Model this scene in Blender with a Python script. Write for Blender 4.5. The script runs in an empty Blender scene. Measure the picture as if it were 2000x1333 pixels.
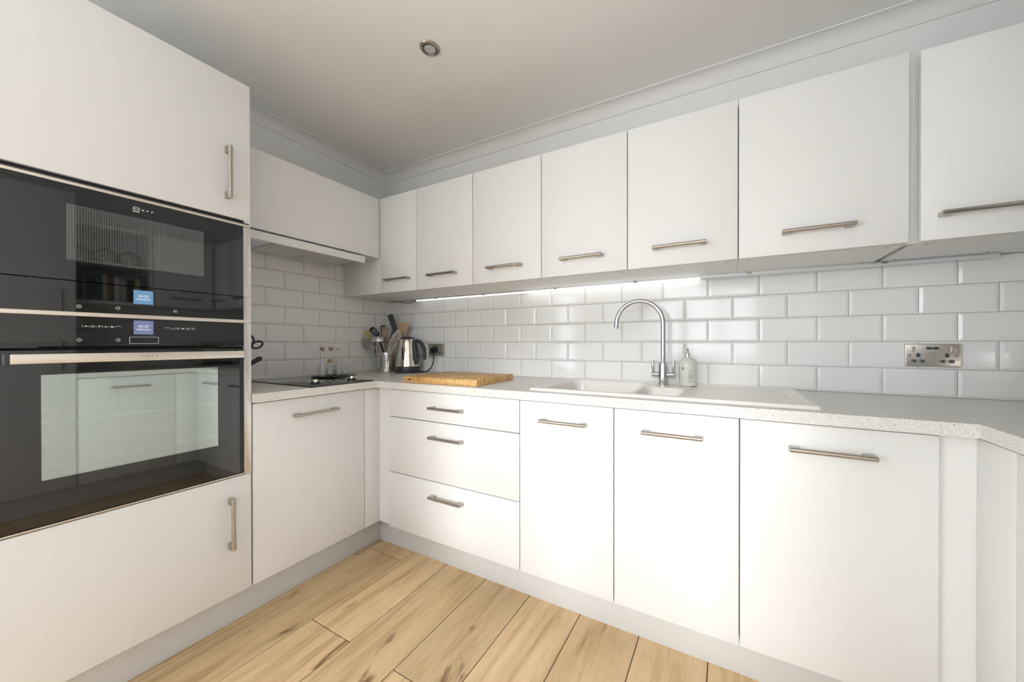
import bpy, bmesh, math, random
from mathutils import Vector, Matrix
random.seed(7)
PI = math.pi
S = bpy.context.scene
COL = S.collection

# ------------------------------------------------------------------ camera
cd = bpy.data.cameras.new('camera'); cam = bpy.data.objects.new('camera', cd); COL.objects.link(cam)
F_PX, PPX, PPY = 703.362, 1042.891, 673.773
cd.sensor_width = 36.0; cd.sensor_fit = 'HORIZONTAL'
cd.lens = F_PX * 36.0 / 2000.0
cd.shift_x = -(PPX - 1000.0) / 2000.0
cd.shift_y = (PPY - 666.5) / 2000.0
cd.clip_start = 0.02
yaw, pit, rol = math.radians(28.1201), math.radians(-0.2246), math.radians(0.0501)
r0 = Vector((math.cos(yaw), math.sin(yaw), 0)); f0 = Vector((-math.sin(yaw), math.cos(yaw), 0)); u0 = Vector((0, 0, 1))
fw = f0 * math.cos(pit) + u0 * math.sin(pit); u1 = -f0 * math.sin(pit) + u0 * math.cos(pit)
RR = r0 * math.cos(rol) - u1 * math.sin(rol); UU = r0 * math.sin(rol) + u1 * math.cos(rol)
m = Matrix.Identity(4)
for i in range(3):
    m[i][0] = RR[i]; m[i][1] = UU[i]; m[i][2] = -fw[i]
m[0][3], m[1][3], m[2][3] = 2.223, -1.851, 1.098
cam.matrix_world = m
S.camera = cam

# ------------------------------------------------------------------ light
w = bpy.data.worlds.new('world'); S.world = w; w.use_nodes = True
bg = w.node_tree.nodes['Background']
bg.inputs[0].default_value = (0.85, 0.925, 1.0, 1); bg.inputs[1].default_value = 8.6
S.view_settings.view_transform = 'Standard'; S.view_settings.look = 'None'
S.view_settings.exposure = -0.08; S.view_settings.gamma = 1.0; S.view_settings.use_curve_mapping = False

def portal(loc, rot, sx, sy):
    l = bpy.data.lights.new('window_portal', 'AREA'); l.shape = 'RECTANGLE'; l.size = sx; l.size_y = sy
    l.cycles.is_portal = True
    o = bpy.data.objects.new('window_portal', l); COL.objects.link(o); o.location = loc; o.rotation_euler = rot
    return o
YR = -4.30                      # rear wall
WIN = (1.15, 2.65, 0.85, 2.00)   # rear glazing x0 x1 z0 z1
portal(((WIN[0] + WIN[1]) / 2, YR - 0.12, (WIN[2] + WIN[3]) / 2), (PI / 2, 0, 0), WIN[1] - WIN[0], WIN[3] - WIN[2])

WIN2 = (-3.95, -2.35, 0.10, 2.05)  # side glazing y0 y1 z0 z1 in the left wall
portal((-0.12, (WIN2[0] + WIN2[1]) / 2, (WIN2[2] + WIN2[3]) / 2), (PI / 2, 0, -PI / 2), WIN2[1] - WIN2[0], WIN2[3] - WIN2[2])
sl = bpy.data.lights.new('sun', 'SUN'); sl.energy = 1.7; sl.angle = math.radians(6.0); sl.color = (0.96, 0.98, 1.0)
so = bpy.data.objects.new('sun', sl); COL.objects.link(so)
so.rotation_euler = Vector((-0.06, 0.97, -0.22)).to_track_quat('-Z', 'Y').to_euler()

# ------------------------------------------------------------------ materials
def mat(name, col, rough=0.5, metal=0.0, **k):
    mt = bpy.data.materials.new(name); mt.use_nodes = True
    b = mt.node_tree.nodes['Principled BSDF']
    b.inputs['Base Color'].default_value = (*col, 1); b.inputs['Roughness'].default_value = rough; b.inputs['Metallic'].default_value = metal
    for a, v in k.items(): b.inputs[a.replace('_', ' ')].default_value = v
    return mt
def N(mt, t, **k):
    n = mt.node_tree.nodes.new(t)
    for a, v in k.items(): setattr(n, a, v)
    return n
def L(mt, a, b): mt.node_tree.links.new(a, b)
def P(mt): return mt.node_tree.nodes['Principled BSDF']
def coords(mt, scale, which='Object', rnd=False):
    tc = N(mt, 'ShaderNodeTexCoord'); mp = N(mt, 'ShaderNodeMapping'); mp.inputs['Scale'].default_value = scale
    L(mt, tc.outputs[which], mp.inputs['Vector'])
    if rnd:
        oi = N(mt, 'ShaderNodeObjectInfo'); mu = N(mt, 'ShaderNodeVectorMath', operation='SCALE'); mu.inputs[0].default_value = (37, 53, 71)
        L(mt, oi.outputs['Random'], mu.inputs['Scale']); L(mt, mu.outputs[0], mp.inputs['Location'])
    return mp.outputs[0]
def noise(mt, vec, scale, detail=3, rough=0.5, dist=0.0):
    n = N(mt, 'ShaderNodeTexNoise'); n.inputs['Scale'].default_value = scale; n.inputs['Detail'].default_value = detail
    n.inputs['Roughness'].default_value = rough; n.inputs['Distortion'].default_value = dist
    L(mt, vec, n.inputs['Vector']); return n.outputs['Fac']
def ramp(mt, fac, stops, interp='LINEAR'):
    r = N(mt, 'ShaderNodeValToRGB'); r.color_ramp.interpolation = interp
    while len(r.color_ramp.elements) < len(stops): r.color_ramp.elements.new(0.5)
    for e, (p, c) in zip(r.color_ramp.elements, stops): e.position = p; e.color = (*c, 1)
    L(mt, fac, r.inputs[0]); return r.outputs[0]
def bump(mt, h, strength, dist=0.001):
    b = N(mt, 'ShaderNodeBump'); b.inputs['Strength'].default_value = strength; b.inputs['Distance'].default_value = dist
    L(mt, h, b.inputs['Height']); L(mt, b.outputs[0], P(mt).inputs['Normal'])

def white_wood(name, col):
    mt = mat(name, col, 0.42)
    v = coords(mt, (1, 1, 0.05), rnd=True)
    n1 = noise(mt, v, 260, 3, 0.6, 0.4); n2 = noise(mt, v, 70, 2, 0.5, 1.2)
    ad = N(mt, 'ShaderNodeMath', operation='MULTIPLY_ADD'); L(mt, n1, ad.inputs[0]); ad.inputs[1].default_value = 0.6; md = N(mt, 'ShaderNodeMath', operation='MULTIPLY'); md.inputs[1].default_value = 0.4; L(mt, n2, md.inputs[0]); L(mt, md.outputs[0], ad.inputs[2])
    c = ramp(mt, ad.outputs[0], [(0.35, tuple(x * 0.985 for x in col)), (0.65, tuple(min(1, x * 1.01) for x in col))])
    L(mt, c, P(mt).inputs['Base Color']); bump(mt, ad.outputs[0], 0.12, 0.0006)
    return mt
M = {}
M['door'] = white_wood('white_woodgrain', (0.845, 0.838, 0.826))
M['carcass'] = mat('white_melamine', (0.83, 0.82, 0.80), 0.45)
M['plinth'] = mat('plinth_white', (0.72, 0.71, 0.69), 0.5)
M['wall'] = mat('wall_paint', (0.86, 0.85, 0.83), 0.75)
M['ceiling'] = mat('ceiling_paint', (0.91, 0.895, 0.875), 0.85)
M['rear_wall'] = mat('rear_wall_paint', (0.86, 0.86, 0.85), 0.8)
M['trim'] = mat('cornice_paint', (0.82, 0.80, 0.78), 0.7)
for k_ in ('wall', 'ceiling'):
    v = coords(M[k_], (1, 1, 1)); bump(M[k_], noise(M[k_], v, 220, 2), 0.05, 0.001)
M['tile'] = mat('tile_glaze', (0.905, 0.893, 0.872), 0.10)
v = coords(M['tile'], (1, 1, 1), rnd=True); bump(M['tile'], noise(M['tile'], v, 14, 2), 0.06, 0.004)
M['grout'] = mat('grout', (0.47, 0.43, 0.385), 0.9)
# worktop: pale speckled laminate
mt = M['worktop'] = mat('speckled_worktop', (0.7, 0.68, 0.64), 0.38)
v = coords(mt, (1, 1, 1))
n1 = noise(mt, v, 420, 2, 0.6); n2 = noise(mt, v, 260, 1, 0.4)
c1 = ramp(mt, n1, [(0.34, (0.50, 0.47, 0.43)), (0.44, (0.80, 0.78, 0.745)), (0.60, (0.83, 0.815, 0.785)), (0.70, (0.90, 0.89, 0.87))])
mx = N(mt, 'ShaderNodeMix', data_type='RGBA'); f = ramp(mt, n2, [(0.68, (0, 0, 0)), (0.74, (1, 1, 1))])
L(mt, f, mx.inputs[0]); L(mt, c1, mx.inputs[6]); mx.inputs[7].default_value = (0.30, 0.26, 0.22, 1)
L(mt, mx.outputs[2], P(mt).inputs['Base Color'])
# oak-look floor planks (grain runs along local Y)
mt = M['plank'] = mat('oak_plank', (0.5, 0.35, 0.2), 0.42)
v = coords(mt, (1, 0.09, 1), rnd=True)
g1 = noise(mt, v, 15, 4, 0.58, 0.7); g2 = noise(mt, v, 120, 3, 0.6, 0.2)
v2 = coords(mt, (1, 0.38, 1), rnd=True); kn = noise(mt, v2, 7.5, 4, 0.65, 1.2)
base = ramp(mt, g1, [(0.26, (0.33, 0.200, 0.095)), (0.38, (0.50, 0.335, 0.175)), (0.50, (0.60, 0.425, 0.24)), (0.72, (0.66, 0.48, 0.29))])
fine = ramp(mt, g2, [(0.28, (0.88, 0.85, 0.81)), (0.52, (1, 1, 1))])
mu = N(mt, 'ShaderNodeMix', data_type='RGBA', blend_type='MULTIPLY'); mu.inputs[0].default_value = 1.0; L(mt, base, mu.inputs[6]); L(mt, fine, mu.inputs[7])
kf = ramp(mt, kn, [(0.27, (0.34, 0.25, 0.17)), (0.37, (1, 1, 1))])
mu2 = N(mt, 'ShaderNodeMix', data_type='RGBA', blend_type='MULTIPLY'); mu2.inputs[0].default_value = 1.0; L(mt, mu.outputs[2], mu2.inputs[6]); L(mt, kf, mu2.inputs[7])
oi = N(mt, 'ShaderNodeObjectInfo'); hv = N(mt, 'ShaderNodeHueSaturation'); mr = N(mt, 'ShaderNodeMapRange'); mr.inputs['To Min'].default_value = 1.15; mr.inputs['To Max'].default_value = 1.48
L(mt, oi.outputs['Random'], mr.inputs['Value']); L(mt, mr.outputs[0], hv.inputs['Value']); L(mt, mu2.outputs[2], hv.inputs['Color'])
L(mt, hv.outputs[0], P(mt).inputs['Base Color']); bump(mt, g2, 0.15, 0.0008)
M['floor_joint'] = mat('floor_joint', (0.14, 0.09, 0.055), 0.9)
# metals
def brushed(name, col, rough, sc):
    mt = mat(name, col, rough, 1.0); v = coords(mt, sc); n = noise(mt, v, 300, 2)
    r = ramp(mt, n, [(0.3, (rough * 0.8,) * 3), (0.7, (rough * 1.25,) * 3)]); L(mt, r, P(mt).inputs['Roughness']); return mt
M['nickel'] = brushed('brushed_nickel', (0.47, 0.43, 0.385), 0.26, (0.04, 1, 1))
M['steel'] = brushed('brushed_steel', (0.72, 0.69, 0.66), 0.34, (1, 1, 0.05))
M['steel_h'] = brushed('brushed_steel_bar', (0.76, 0.70, 0.62), 0.42, (0.05, 1, 1))
M['chrome'] = mat('chrome', (0.60, 0.60, 0.615), 0.05, 1.0)
M['polished'] = mat('polished_steel', (0.82, 0.77, 0.70), 0.07, 1.0)
M['plate'] = brushed('brushed_plate', (0.62, 0.575, 0.53), 0.42, (0.05, 1, 1))
M['alu'] = mat('aluminium', (0.72, 0.74, 0.77), 0.35, 1.0)
M['black_glass'] = mat('black_glass', (0.006, 0.006, 0.006), 0.03, Specular_IOR_Level=1.0)
M['black_plastic'] = mat('black_plastic', (0.015, 0.016, 0.018), 0.35)
M['dark_gap'] = mat('seal_and_gap_shade', (0.004, 0.004, 0.004), 0.8)  # near-black: seals, plus shade of gaps, slots and holes put in as colour
M['charcoal'] = mat('charcoal_plastic', (0.045, 0.05, 0.055), 0.38)
M['grey_insert'] = mat('grey_insert', (0.20, 0.21, 0.21), 0.5)
M['print'] = mat('white_print', (0.75, 0.75, 0.74), 0.6)
M['print_dark'] = mat('dark_print', (0.06, 0.055, 0.05), 0.6)
M['green_print'] = mat('green_print', (0.10, 0.30, 0.13), 0.6)
M['green_dark'] = mat('dark_green_print', (0.015, 0.07, 0.05), 0.6)
M['white_plastic'] = mat('white_plastic', (0.82, 0.82, 0.80), 0.35)
M['composite'] = mat('composite_sink', (0.86, 0.815, 0.77), 0.30)
M['cork'] = mat('cork', (0.50, 0.31, 0.16), 0.85)
M['twine'] = mat('twine', (0.55, 0.40, 0.20), 0.9)
M['wood'] = mat('utensil_wood', (0.50, 0.33, 0.19), 0.6)
M['wood_dark'] = mat('utensil_wood_dark', (0.34, 0.22, 0.13), 0.6)
M['white_wire'] = mat('cream_wire', (0.80, 0.76, 0.68), 0.35)
M['yellow'] = mat('yellow_silicone', (0.72, 0.62, 0.25), 0.5)
M['enamel'] = mat('oven_enamel', (0.22, 0.24, 0.23), 0.35)
M['rack'] = mat('rack_steel', (0.93, 0.90, 0.80), 0.35, 0.2)
M['glass'] = mat('clear_glass', (1, 1, 1), 0.0, Transmission_Weight=1.0, IOR=1.45)
M['plastic_clear'] = mat('smoky_plastic', (0.62, 0.56, 0.53), 0.15, Transmission_Weight=0.6, IOR=1.45)
M['bottle'] = mat('frosted_bottle', (0.82, 0.79, 0.74), 0.22, Transmission_Weight=0.25, IOR=1.4)
M['cream'] = mat('cream_enamel', (0.68, 0.62, 0.48), 0.3)
# bamboo board: strips along local X, end grain on the short face
mt = M['bamboo'] = mat('bamboo', (0.6, 0.36, 0.14), 0.45)
v = coords(mt, (0.10, 1, 1)); n1 = noise(mt, v, 60, 3, 0.6); v2 = coords(mt, (1, 0.35, 0.35)); n2 = noise(mt, v2, 75, 2, 0.5, 0.5)
ad = N(mt, 'ShaderNodeMath', operation='ADD'); L(mt, n1, ad.inputs[0]); L(mt, n2, ad.inputs[1])
c = ramp(mt, ad.outputs[0], [(0.36, (0.40, 0.19, 0.05)), (0.46, (0.66, 0.37, 0.125)), (0.58, (0.78, 0.49, 0.20))])
hf = N(mt, 'ShaderNodeMath', operation='MULTIPLY'); hf.inputs[1].default_value = 0.5; L(mt, ad.outputs[0], hf.inputs[0])
c.node.inputs[0].links[0]; L(mt, hf.outputs[0], c.node.inputs[0]); L(mt, c, P(mt).inputs['Base Color'])
def pane(name, tint, refl, trans, stripes=True):
    """coated glass: part mirror, part see-through, with the fine vertical print of an oven window"""
    mt = bpy.data.materials.new(name); mt.use_nodes = True; nt = mt.node_tree; nt.nodes.remove(nt.nodes['Principled BSDF'])
    out = nt.nodes['Material Output']
    gl = N(mt, 'ShaderNodeBsdfGlossy'); gl.inputs['Color'].default_value = (*[t * refl for t in tint], 1); gl.inputs['Roughness'].default_value = 0.03
    tr = N(mt, 'ShaderNodeBsdfTransparent'); tr.inputs['Color'].default_value = (*[t * trans for t in tint], 1)
    ad = N(mt, 'ShaderNodeAddShader'); L(mt, gl.outputs[0], ad.inputs[0]); L(mt, tr.outputs[0], ad.inputs[1])
    last = ad.outputs[0]
    if stripes:
        tc = N(mt, 'ShaderNodeTexCoord'); wv = N(mt, 'ShaderNodeTexWave'); wv.inputs['Scale'].default_value = 62; wv.bands_direction = 'X'
        L(mt, tc.outputs['Object'], wv.inputs['Vector'])
        df = N(mt, 'ShaderNodeBsdfDiffuse'); df.inputs['Color'].default_value = (*[t * 0.62 for t in tint], 1)
        mr = N(mt, 'ShaderNodeMapRange'); mr.inputs['To Min'].default_value = 0.0; mr.inputs['To Max'].default_value = 0.15; L(mt, wv.outputs['Fac'], mr.inputs['Value'])
        mix = N(mt, 'ShaderNodeMixShader'); L(mt, mr.outputs[0], mix.inputs[0]); L(mt, last, mix.inputs[1]); L(mt, df.outputs[0], mix.inputs[2]); last = mix.outputs[0]
    L(mt, last, out.inputs['Surface']); return mt
M['oven_pane'] = pane('oven_window_glass', (0.92, 1.0, 0.96), 0.44, 0.46)
M['mw_pane'] = pane('microwave_window_glass', (0.94, 1.0, 0.97), 0.14, 0.30)
M['win_pane'] = pane('window_glass', (1, 1, 1), 0.04, 0.94, False)
def emit(name, col, s):
    mt = mat(name, (0.02, 0.02, 0.02), 0.3); b = P(mt); b.inputs['Emission Color'].default_value = (*col, 1); b.inputs['Emission Strength'].default_value = s; return mt
M['lcd_a'] = emit('lcd_blue', (0.16, 0.34, 0.56), 0.9); M['lcd_b'] = emit('lcd_violet', (0.20, 0.23, 0.42), 0.9)
M['lcd_text'] = emit('lcd_text', (1, 1, 1), 1.0)
M['led_on'] = mat('led_diffuser_lit', (0.9, 0.9, 0.9), 0.5, Emission_Color=(0.94, 0.97, 1.0, 1), Emission_Strength=2.6)
M['led_dim'] = mat('led_diffuser_dim', (0.9, 0.9, 0.9), 0.5, Emission_Color=(0.94, 0.97, 1.0, 1), Emission_Strength=0.9)
M['led_off'] = mat('led_diffuser', (0.75, 0.77, 0.80), 0.4)

# ------------------------------------------------------------------ mesh helpers
class MB:
    def __init__(s): s.v = []; s.f = []
    def add(s, vs, fs):
        o = len(s.v); s.v += [tuple(p) for p in vs]; s.f += [tuple(i + o for i in f) for f in fs]; return s
    def box(s, x0, x1, y0, y1, z0, z1):
        return s.add([(x0, y0, z0), (x1, y0, z0), (x1, y1, z0), (x0, y1, z0), (x0, y0, z1), (x1, y0, z1), (x1, y1, z1), (x0, y1, z1)],
                     [(0, 3, 2, 1), (4, 5, 6, 7), (0, 1, 5, 4), (1, 2, 6, 5), (2, 3, 7, 6), (3, 0, 4, 7)])
    def tube(s, pts, r, n=10, closed=False, caps=True, flat=1.0):
        pts = [Vector(p) for p in pts]; k = len(pts); rs = r if isinstance(r, (list, tuple)) else [r] * k
        rings = []; prev = None
        for i, p in enumerate(pts):
            a = pts[(i - 1) % k] if closed or i > 0 else p; b = pts[(i + 1) % k] if closed or i < k - 1 else p
            t = (b - a).normalized()
            if prev is None:
                h = Vector((0, 0, 1)) if abs(t.z) < 0.9 else Vector((1, 0, 0)); nn = (h - t * h.dot(t)).normalized()
            else: nn = (prev - t * prev.dot(t)).normalized()
            prev = nn; bb = t.cross(nn)
            rings.append([p + nn * (rs[i] * math.cos(2 * PI * j / n)) + bb * (rs[i] * flat * math.sin(2 * PI * j / n)) for j in range(n)])
        vs = [q for g in rings for q in g]; fs = []
        for i in range(k if closed else k - 1):
            i2 = (i + 1) % k
            for j in range(n): fs.append((i * n + j, i * n + (j + 1) % n, i2 * n + (j + 1) % n, i2 * n + j))
        if caps and not closed: fs += [tuple(reversed(range(n))), tuple((k - 1) * n + j for j in range(n))]
        return s.add(vs, fs)
    def cyl(s, p0, p1, r, r1=None, n=20): return s.tube([p0, p1], [r, r if r1 is None else r1], n)
    def lathe(s, prof, n=28, c=(0, 0, 0), closed=False):
        vs = [(c[0] + r * math.cos(2 * PI * j / n), c[1] + r * math.sin(2 * PI * j / n), c[2] + z) for r, z in prof for j in range(n)]; fs = []
        k = len(prof)
        for i in range(k if closed else k - 1):
            i2 = (i + 1) % k
            for j in range(n): fs.append((i * n + j, i * n + (j + 1) % n, i2 * n + (j + 1) % n, i2 * n + j))
        if not closed: fs += [tuple(reversed(range(n))), tuple((k - 1) * n + j for j in range(n))]
        return s.add(vs, fs)
    def prism(s, poly, a0, a1, ax='z'):
        def mk(u, v, a): return {'z': (u, v, a), 'y': (u, a, v), 'x': (a, u, v)}[ax]
        n = len(poly); vs = [mk(u, v, a0) for u, v in poly] + [mk(u, v, a1) for u, v in poly]
        return s.add(vs, [tuple(range(n)), tuple(range(n, 2 * n))] + [(i, (i + 1) % n, n + (i + 1) % n, n + i) for i in range(n)])
    def mesh(s, name, bevel=0, segs=2, smooth=True):
        me = bpy.data.meshes.new(name); bm = bmesh.new()
        vs = [bm.verts.new(p) for p in s.v]
        for f in s.f:
            try: bm.faces.new([vs[i] for i in f])
            except ValueError: pass
        bmesh.ops.remove_doubles(bm, verts=bm.verts, dist=1e-6) if bevel == 0 else None
        bmesh.ops.recalc_face_normals(bm, faces=bm.faces)
        if bevel:
            es = [e for e in bm.edges if len(e.link_faces) == 2 and e.calc_face_angle(0) > 0.6]
            bmesh.ops.bevel(bm, geom=es, offset=bevel, segments=segs, profile=0.5, affect='EDGES', clamp_overlap=True)
        bm.to_mesh(me); bm.free()
        if smooth:
            me.polygons.foreach_set('use_smooth', [True] * len(me.polygons)); me.set_sharp_from_angle(angle=math.radians(35))
        return me
    def build(s, name, m_, parent=None, loc=(0, 0, 0), rot=(0, 0, 0), bevel=0, segs=2, smooth=True):
        me = s.mesh(name, bevel, segs, smooth); me.materials.append(M[m_]); return place(name, me, parent, loc, rot)
def place(name, me, parent=None, loc=(0, 0, 0), rot=(0, 0, 0)):
    o = bpy.data.objects.new(name, me); COL.objects.link(o); o.location = loc; o.rotation_euler = rot
    if parent: o.parent = parent
    return o
def tag(o, label, cat, group=None):
    o['label'] = label; o['category'] = cat
    if group: o['group'] = group
    return o
def struct(o): o['kind'] = 'structure'; return o
def thing(name, label, cat, loc=(0, 0, 0), rz=0, group=None):
    o = bpy.data.objects.new(name, None); COL.objects.link(o); o.location = loc; o.rotation_euler = (0, 0, rz); o.empty_display_size = 0.05
    return tag(o, label, cat, group)
def bx(*a): return MB().box(*a)
def text(name, body, size, m_, parent, loc, rot=(PI / 2, 0, 0), ext=0.0003, sx=1.0, align='CENTER'):
    c = bpy.data.curves.new(name, 'FONT'); c.body = body; c.size = size; c.align_x = align; c.align_y = 'CENTER'; c.extrude = ext; c.resolution_u = 3
    t = bpy.data.objects.new(name + '_src', c); COL.objects.link(t)
    me = bpy.data.meshes.new_from_object(t.evaluated_get(bpy.context.evaluated_depsgraph_get())); bpy.data.objects.remove(t); bpy.data.curves.remove(c)
    me.materials.clear(); me.materials.append(M[m_])
    o = place(name, me, parent, loc, rot); o.scale = (sx, 1, 1); return o
def rrect(x0, x1, y0, y1, r, n=5):
    p = []
    for cx, cy, a0 in ((x1 - r, y1 - r, 0), (x0 + r, y1 - r, PI / 2), (x0 + r, y0 + r, PI), (x1 - r, y0 + r, 1.5 * PI)):
        for i in range(n + 1): a = a0 + PI / 2 * i / n; p.append((cx + r * math.cos(a), cy + r * math.sin(a)))
    return p

# ------------------------------------------------------------------ the setting
XR, ZC = 3.35, 2.340
ZT = 0.900                       # worktop top
floor = struct(bx(-0.1, XR + 0.1, YR - 0.1, 0.1, -0.1, -0.004).build('floor', 'floor_joint'))
pw = 0.233; cuts = [0.0]; x = 0.537 - 2 * pw
while x < XR: cuts.append(x) if x > 0.01 else None; x += pw
cuts.append(XR)
offs = {0.537: -0.566, 0.770: -1.007, 1.003: -0.30, 1.236: -1.010, 1.469: -0.33, 1.702: -0.70 + 0.46, 1.935: -0.36}
plank_cache = {}
for i in range(len(cuts) - 1):
    x0, x1 = cuts[i], cuts[i + 1]
    e = next((v_ for k_, v_ in offs.items() if abs(k_ - x0) < 0.01), -0.25 - random.random() * 0.6)
    ys = [0.0]; y = e + 0.92 * 2
    while y > YR:
        if y < -0.05: ys.append(y)
        y -= 0.92
    ys.append(YR)
    for a, b in zip(ys[:-1], ys[1:]):
        if a > -0.02 and b > -0.47: continue
        key = (round(x1 - x0, 3), round(a - b, 3))
        if key not in plank_cache:
            hx, hy = (x1 - x0) / 2 - 0.0017, (a - b) / 2 - 0.0017
            me = bx(-hx, hx, -hy, hy, -0.004, 0.0).mesh('plank', 0.0008, 1); me.materials.append(M['plank']); plank_cache[key] = me
        place('plank', plank_cache[key], floor, ((x0 + x1) / 2, (a + b) / 2, 0))
ceiling = struct(bx(-0.1, XR + 0.1, YR - 0.1, 0.1, ZC, ZC + 0.1).build('ceiling', 'ceiling'))
wall_back = struct(bx(-0.1, XR + 0.1, 0.006, 0.106, -0.1, ZC).build('wall_back', 'wall'))
b = MB(); V0, V1, V2, V3 = WIN2
b.box(-0.106, -0.006, V1, 0.006, -0.1, ZC); b.box(-0.106, -0.006, YR - 0.1, V0, -0.1, ZC); b.box(-0.106, -0.006, V0, V1, V3, ZC); b.box(-0.106, -0.006, V0, V1, -0.1, V2)
wall_left = struct(b.build('wall_left', 'wall'))
b = MB(); q_ = 0.06
b.box(-0.09, -0.03, V0, V0 + q_, V2, V3); b.box(-0.09, -0.03, V1 - q_, V1, V2, V3); b.box(-0.09, -0.03, V0 + q_, V1 - q_, V2, V2 + q_); b.box(-0.09, -0.03, V0 + q_, V1 - q_, V3 - q_, V3)
win2 = struct(b.build('window_2', 'white_plastic')); vm = (V0 + V1) / 2
bx(-0.09, -0.03, vm - 0.04, vm + 0.04, V2 + q_, V3 - q_).build('mullion', 'white_plastic', win2, bevel=0.004)
for a, c_ in ((V0 + q_, vm - 0.04), (vm + 0.04, V1 - q_)): bx(-0.062, -0.058, a, c_, V2 + q_, V3 - q_).build('pane', 'win_pane', win2)
wall_right = struct(bx(XR + 0.006, XR + 0.106, YR - 0.1, 0.006, -0.1, ZC).build('wall_right', 'wall'))
b = MB(); X0, X1, Z0, Z1 = WIN
b.box(-0.006, X0, YR - 0.1, YR, -0.004, ZC); b.box(X1, XR + 0.006, YR - 0.1, YR, -0.004, ZC); b.box(X0, X1, YR - 0.1, YR, Z1, ZC); b.box(X0, X1, YR - 0.1, YR, -0.004, Z0)
wall_rear = struct(b.build('wall_rear', 'rear_wall'))
b = MB(); fwid = 0.06
b.box(X0, X0 + fwid, YR - 0.08, YR - 0.02, Z0, Z1); b.box(X1 - fwid, X1, YR - 0.08, YR - 0.02, Z0, Z1)
b.box(X0 + fwid, X1 - fwid, YR - 0.08, YR - 0.02, Z0, Z0 + fwid); b.box(X0 + fwid, X1 - fwid, YR - 0.08, YR - 0.02, Z1 - fwid, Z1)
win = struct(b.build('window_1', 'white_plastic'))
mid = (X0 + X1) / 2
for xx in (X0 + (X1 - X0) / 3, X0 + 2 * (X1 - X0) / 3): bx(xx - 0.04, xx + 0.04, YR - 0.08, YR - 0.02, Z0 + fwid, Z1 - fwid).build('mullion', 'white_plastic', win, bevel=0.004)
for k_ in range(3):
    a = X0 + (X1 - X0) / 3 * k_ + (fwid if k_ == 0 else 0.04); c_ = X0 + (X1 - X0) / 3 * (k_ + 1) - (fwid if k_ == 2 else 0.04)
    bx(a, c_, YR - 0.052, YR - 0.048, Z0 + fwid, Z1 - fwid).build('pane', 'win_pane', win)
# cornice (coved)
def cove():
    p = [(0, 0), (0.006, 0), (0.006, 0.006)]
    for i in range(9): t = PI / 2 * i / 8; p.append((0.052 - 0.046 * math.cos(t) , 0.008 + 0.046 * math.sin(t)))
    p += [(0.06, 0.054), (0.06, 0.060), (0, 0.060)]; return p      # (out from wall, up)
zb = ZC - 0.060
def cornice(name, A, B, nrm):
    """run the cove from A to B (points on the wall line), mitred at both ends"""
    A, B, nrm = Vector(A), Vector(B), Vector(nrm); t = (B - A).normalized(); pr = cove(); k_ = len(pr); vs = []
    for base, sg in ((A, 1), (B, -1)):
        for o_, z in pr: vs.append((base + nrm * o_ + t * o_ * sg) + Vector((0, 0, zb + z)))
    fs = [(i, (i + 1) % k_, k_ + (i + 1) % k_, k_ + i) for i in range(k_)] + [tuple(range(k_)), tuple(range(2 * k_ - 1, k_ - 1, -1))]
    return struct(MB().add(vs, fs).build(name, 'trim'))
yb_ = 0.006
cornice('trim_1', (-0.006, yb_, 0), (XR + 0.006, yb_, 0), (0, -1, 0)); cornice('trim_2', (-0.006, YR, 0), (-0.006, yb_, 0), (1, 0, 0))
cornice('trim_3', (XR + 0.006, yb_, 0), (XR + 0.006, YR, 0), (-1, 0, 0))

# metro tiles: children of their wall ------------------------------------------------
tile_cache = {}
TP, TH, T0 = 0.2010, 0.1018, 0.9005
def tile_mesh(w_, h_, l, r, bt, tp):
    key = (round(w_, 3), round(h_, 3), l, r, bt, tp)
    if key in tile_cache: return tile_cache[key]
    iw, h1, h2 = 0.0095, 0.0036, 0.0068
    x0, x1, z0, z1 = 0, w_, 0, h_
    a0 = x0 + (iw if l else 0); a1 = x1 - (iw if r else 0); c0 = z0 + (iw if bt else 0); c1 = z1 - (iw if tp else 0)
    vs = [(x0, 0, z0), (x1, 0, z0), (x1, 0, z1), (x0, 0, z1), (x0, -h1, z0), (x1, -h1, z0), (x1, -h1, z1), (x0, -h1, z1), (a0, -h2, c0), (a1, -h2, c0), (a1, -h2, c1), (a0, -h2, c1)]
    fs = [(0, 1, 5, 4), (1, 2, 6, 5), (2, 3, 7, 6), (3, 0, 4, 7), (4, 5, 9, 8), (5, 6, 10, 9), (6, 7, 11, 10), (7, 4, 8, 11), (8, 9, 10, 11)]
    me = MB().add(vs, fs).mesh('tile', smooth=False)
    me.materials.append(M['tile']); tile_cache[key] = me; return me
GR = 0.0012
def tiling(wall, o0, rz, length, ztop, off_even, off_odd, holes=()):
    """o0: wall point at s=0; s runs along local +x after rotation rz"""
    row = 0
    while T0 + row * TH < ztop - 0.01:
        za, zb2 = T0 + row * TH, min(T0 + (row + 1) * TH, ztop)
        s_ = (off_even if row % 2 == 0 else off_odd) - TP
        while s_ < length:
            a, b2 = max(s_, 0), min(s_ + TP, length)
            segs = [(a, b2)]
            if b2 - a > 0.008:
                for (p, q) in segs:
                    me = tile_mesh(q - p - 2 * GR, zb2 - za - 2 * GR, s_ >= 0, s_ + TP <= length, True, zb2 < ztop - 1e-6)
                    lx = p + GR
                    place('tile', me, wall, (o0[0] + lx * math.cos(rz), o0[1] + lx * math.sin(rz), za + GR), (0, 0, rz))
            s_ += TP
        row += 1
bx(0, XR, 0.003, 0.0062, ZT - 0.02, 1.404).build('grout', 'grout', wall_back)
tiling(wall_back, (0, 0.0055), 0, XR, 1.404, 0.1395, 0.0385)
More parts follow.
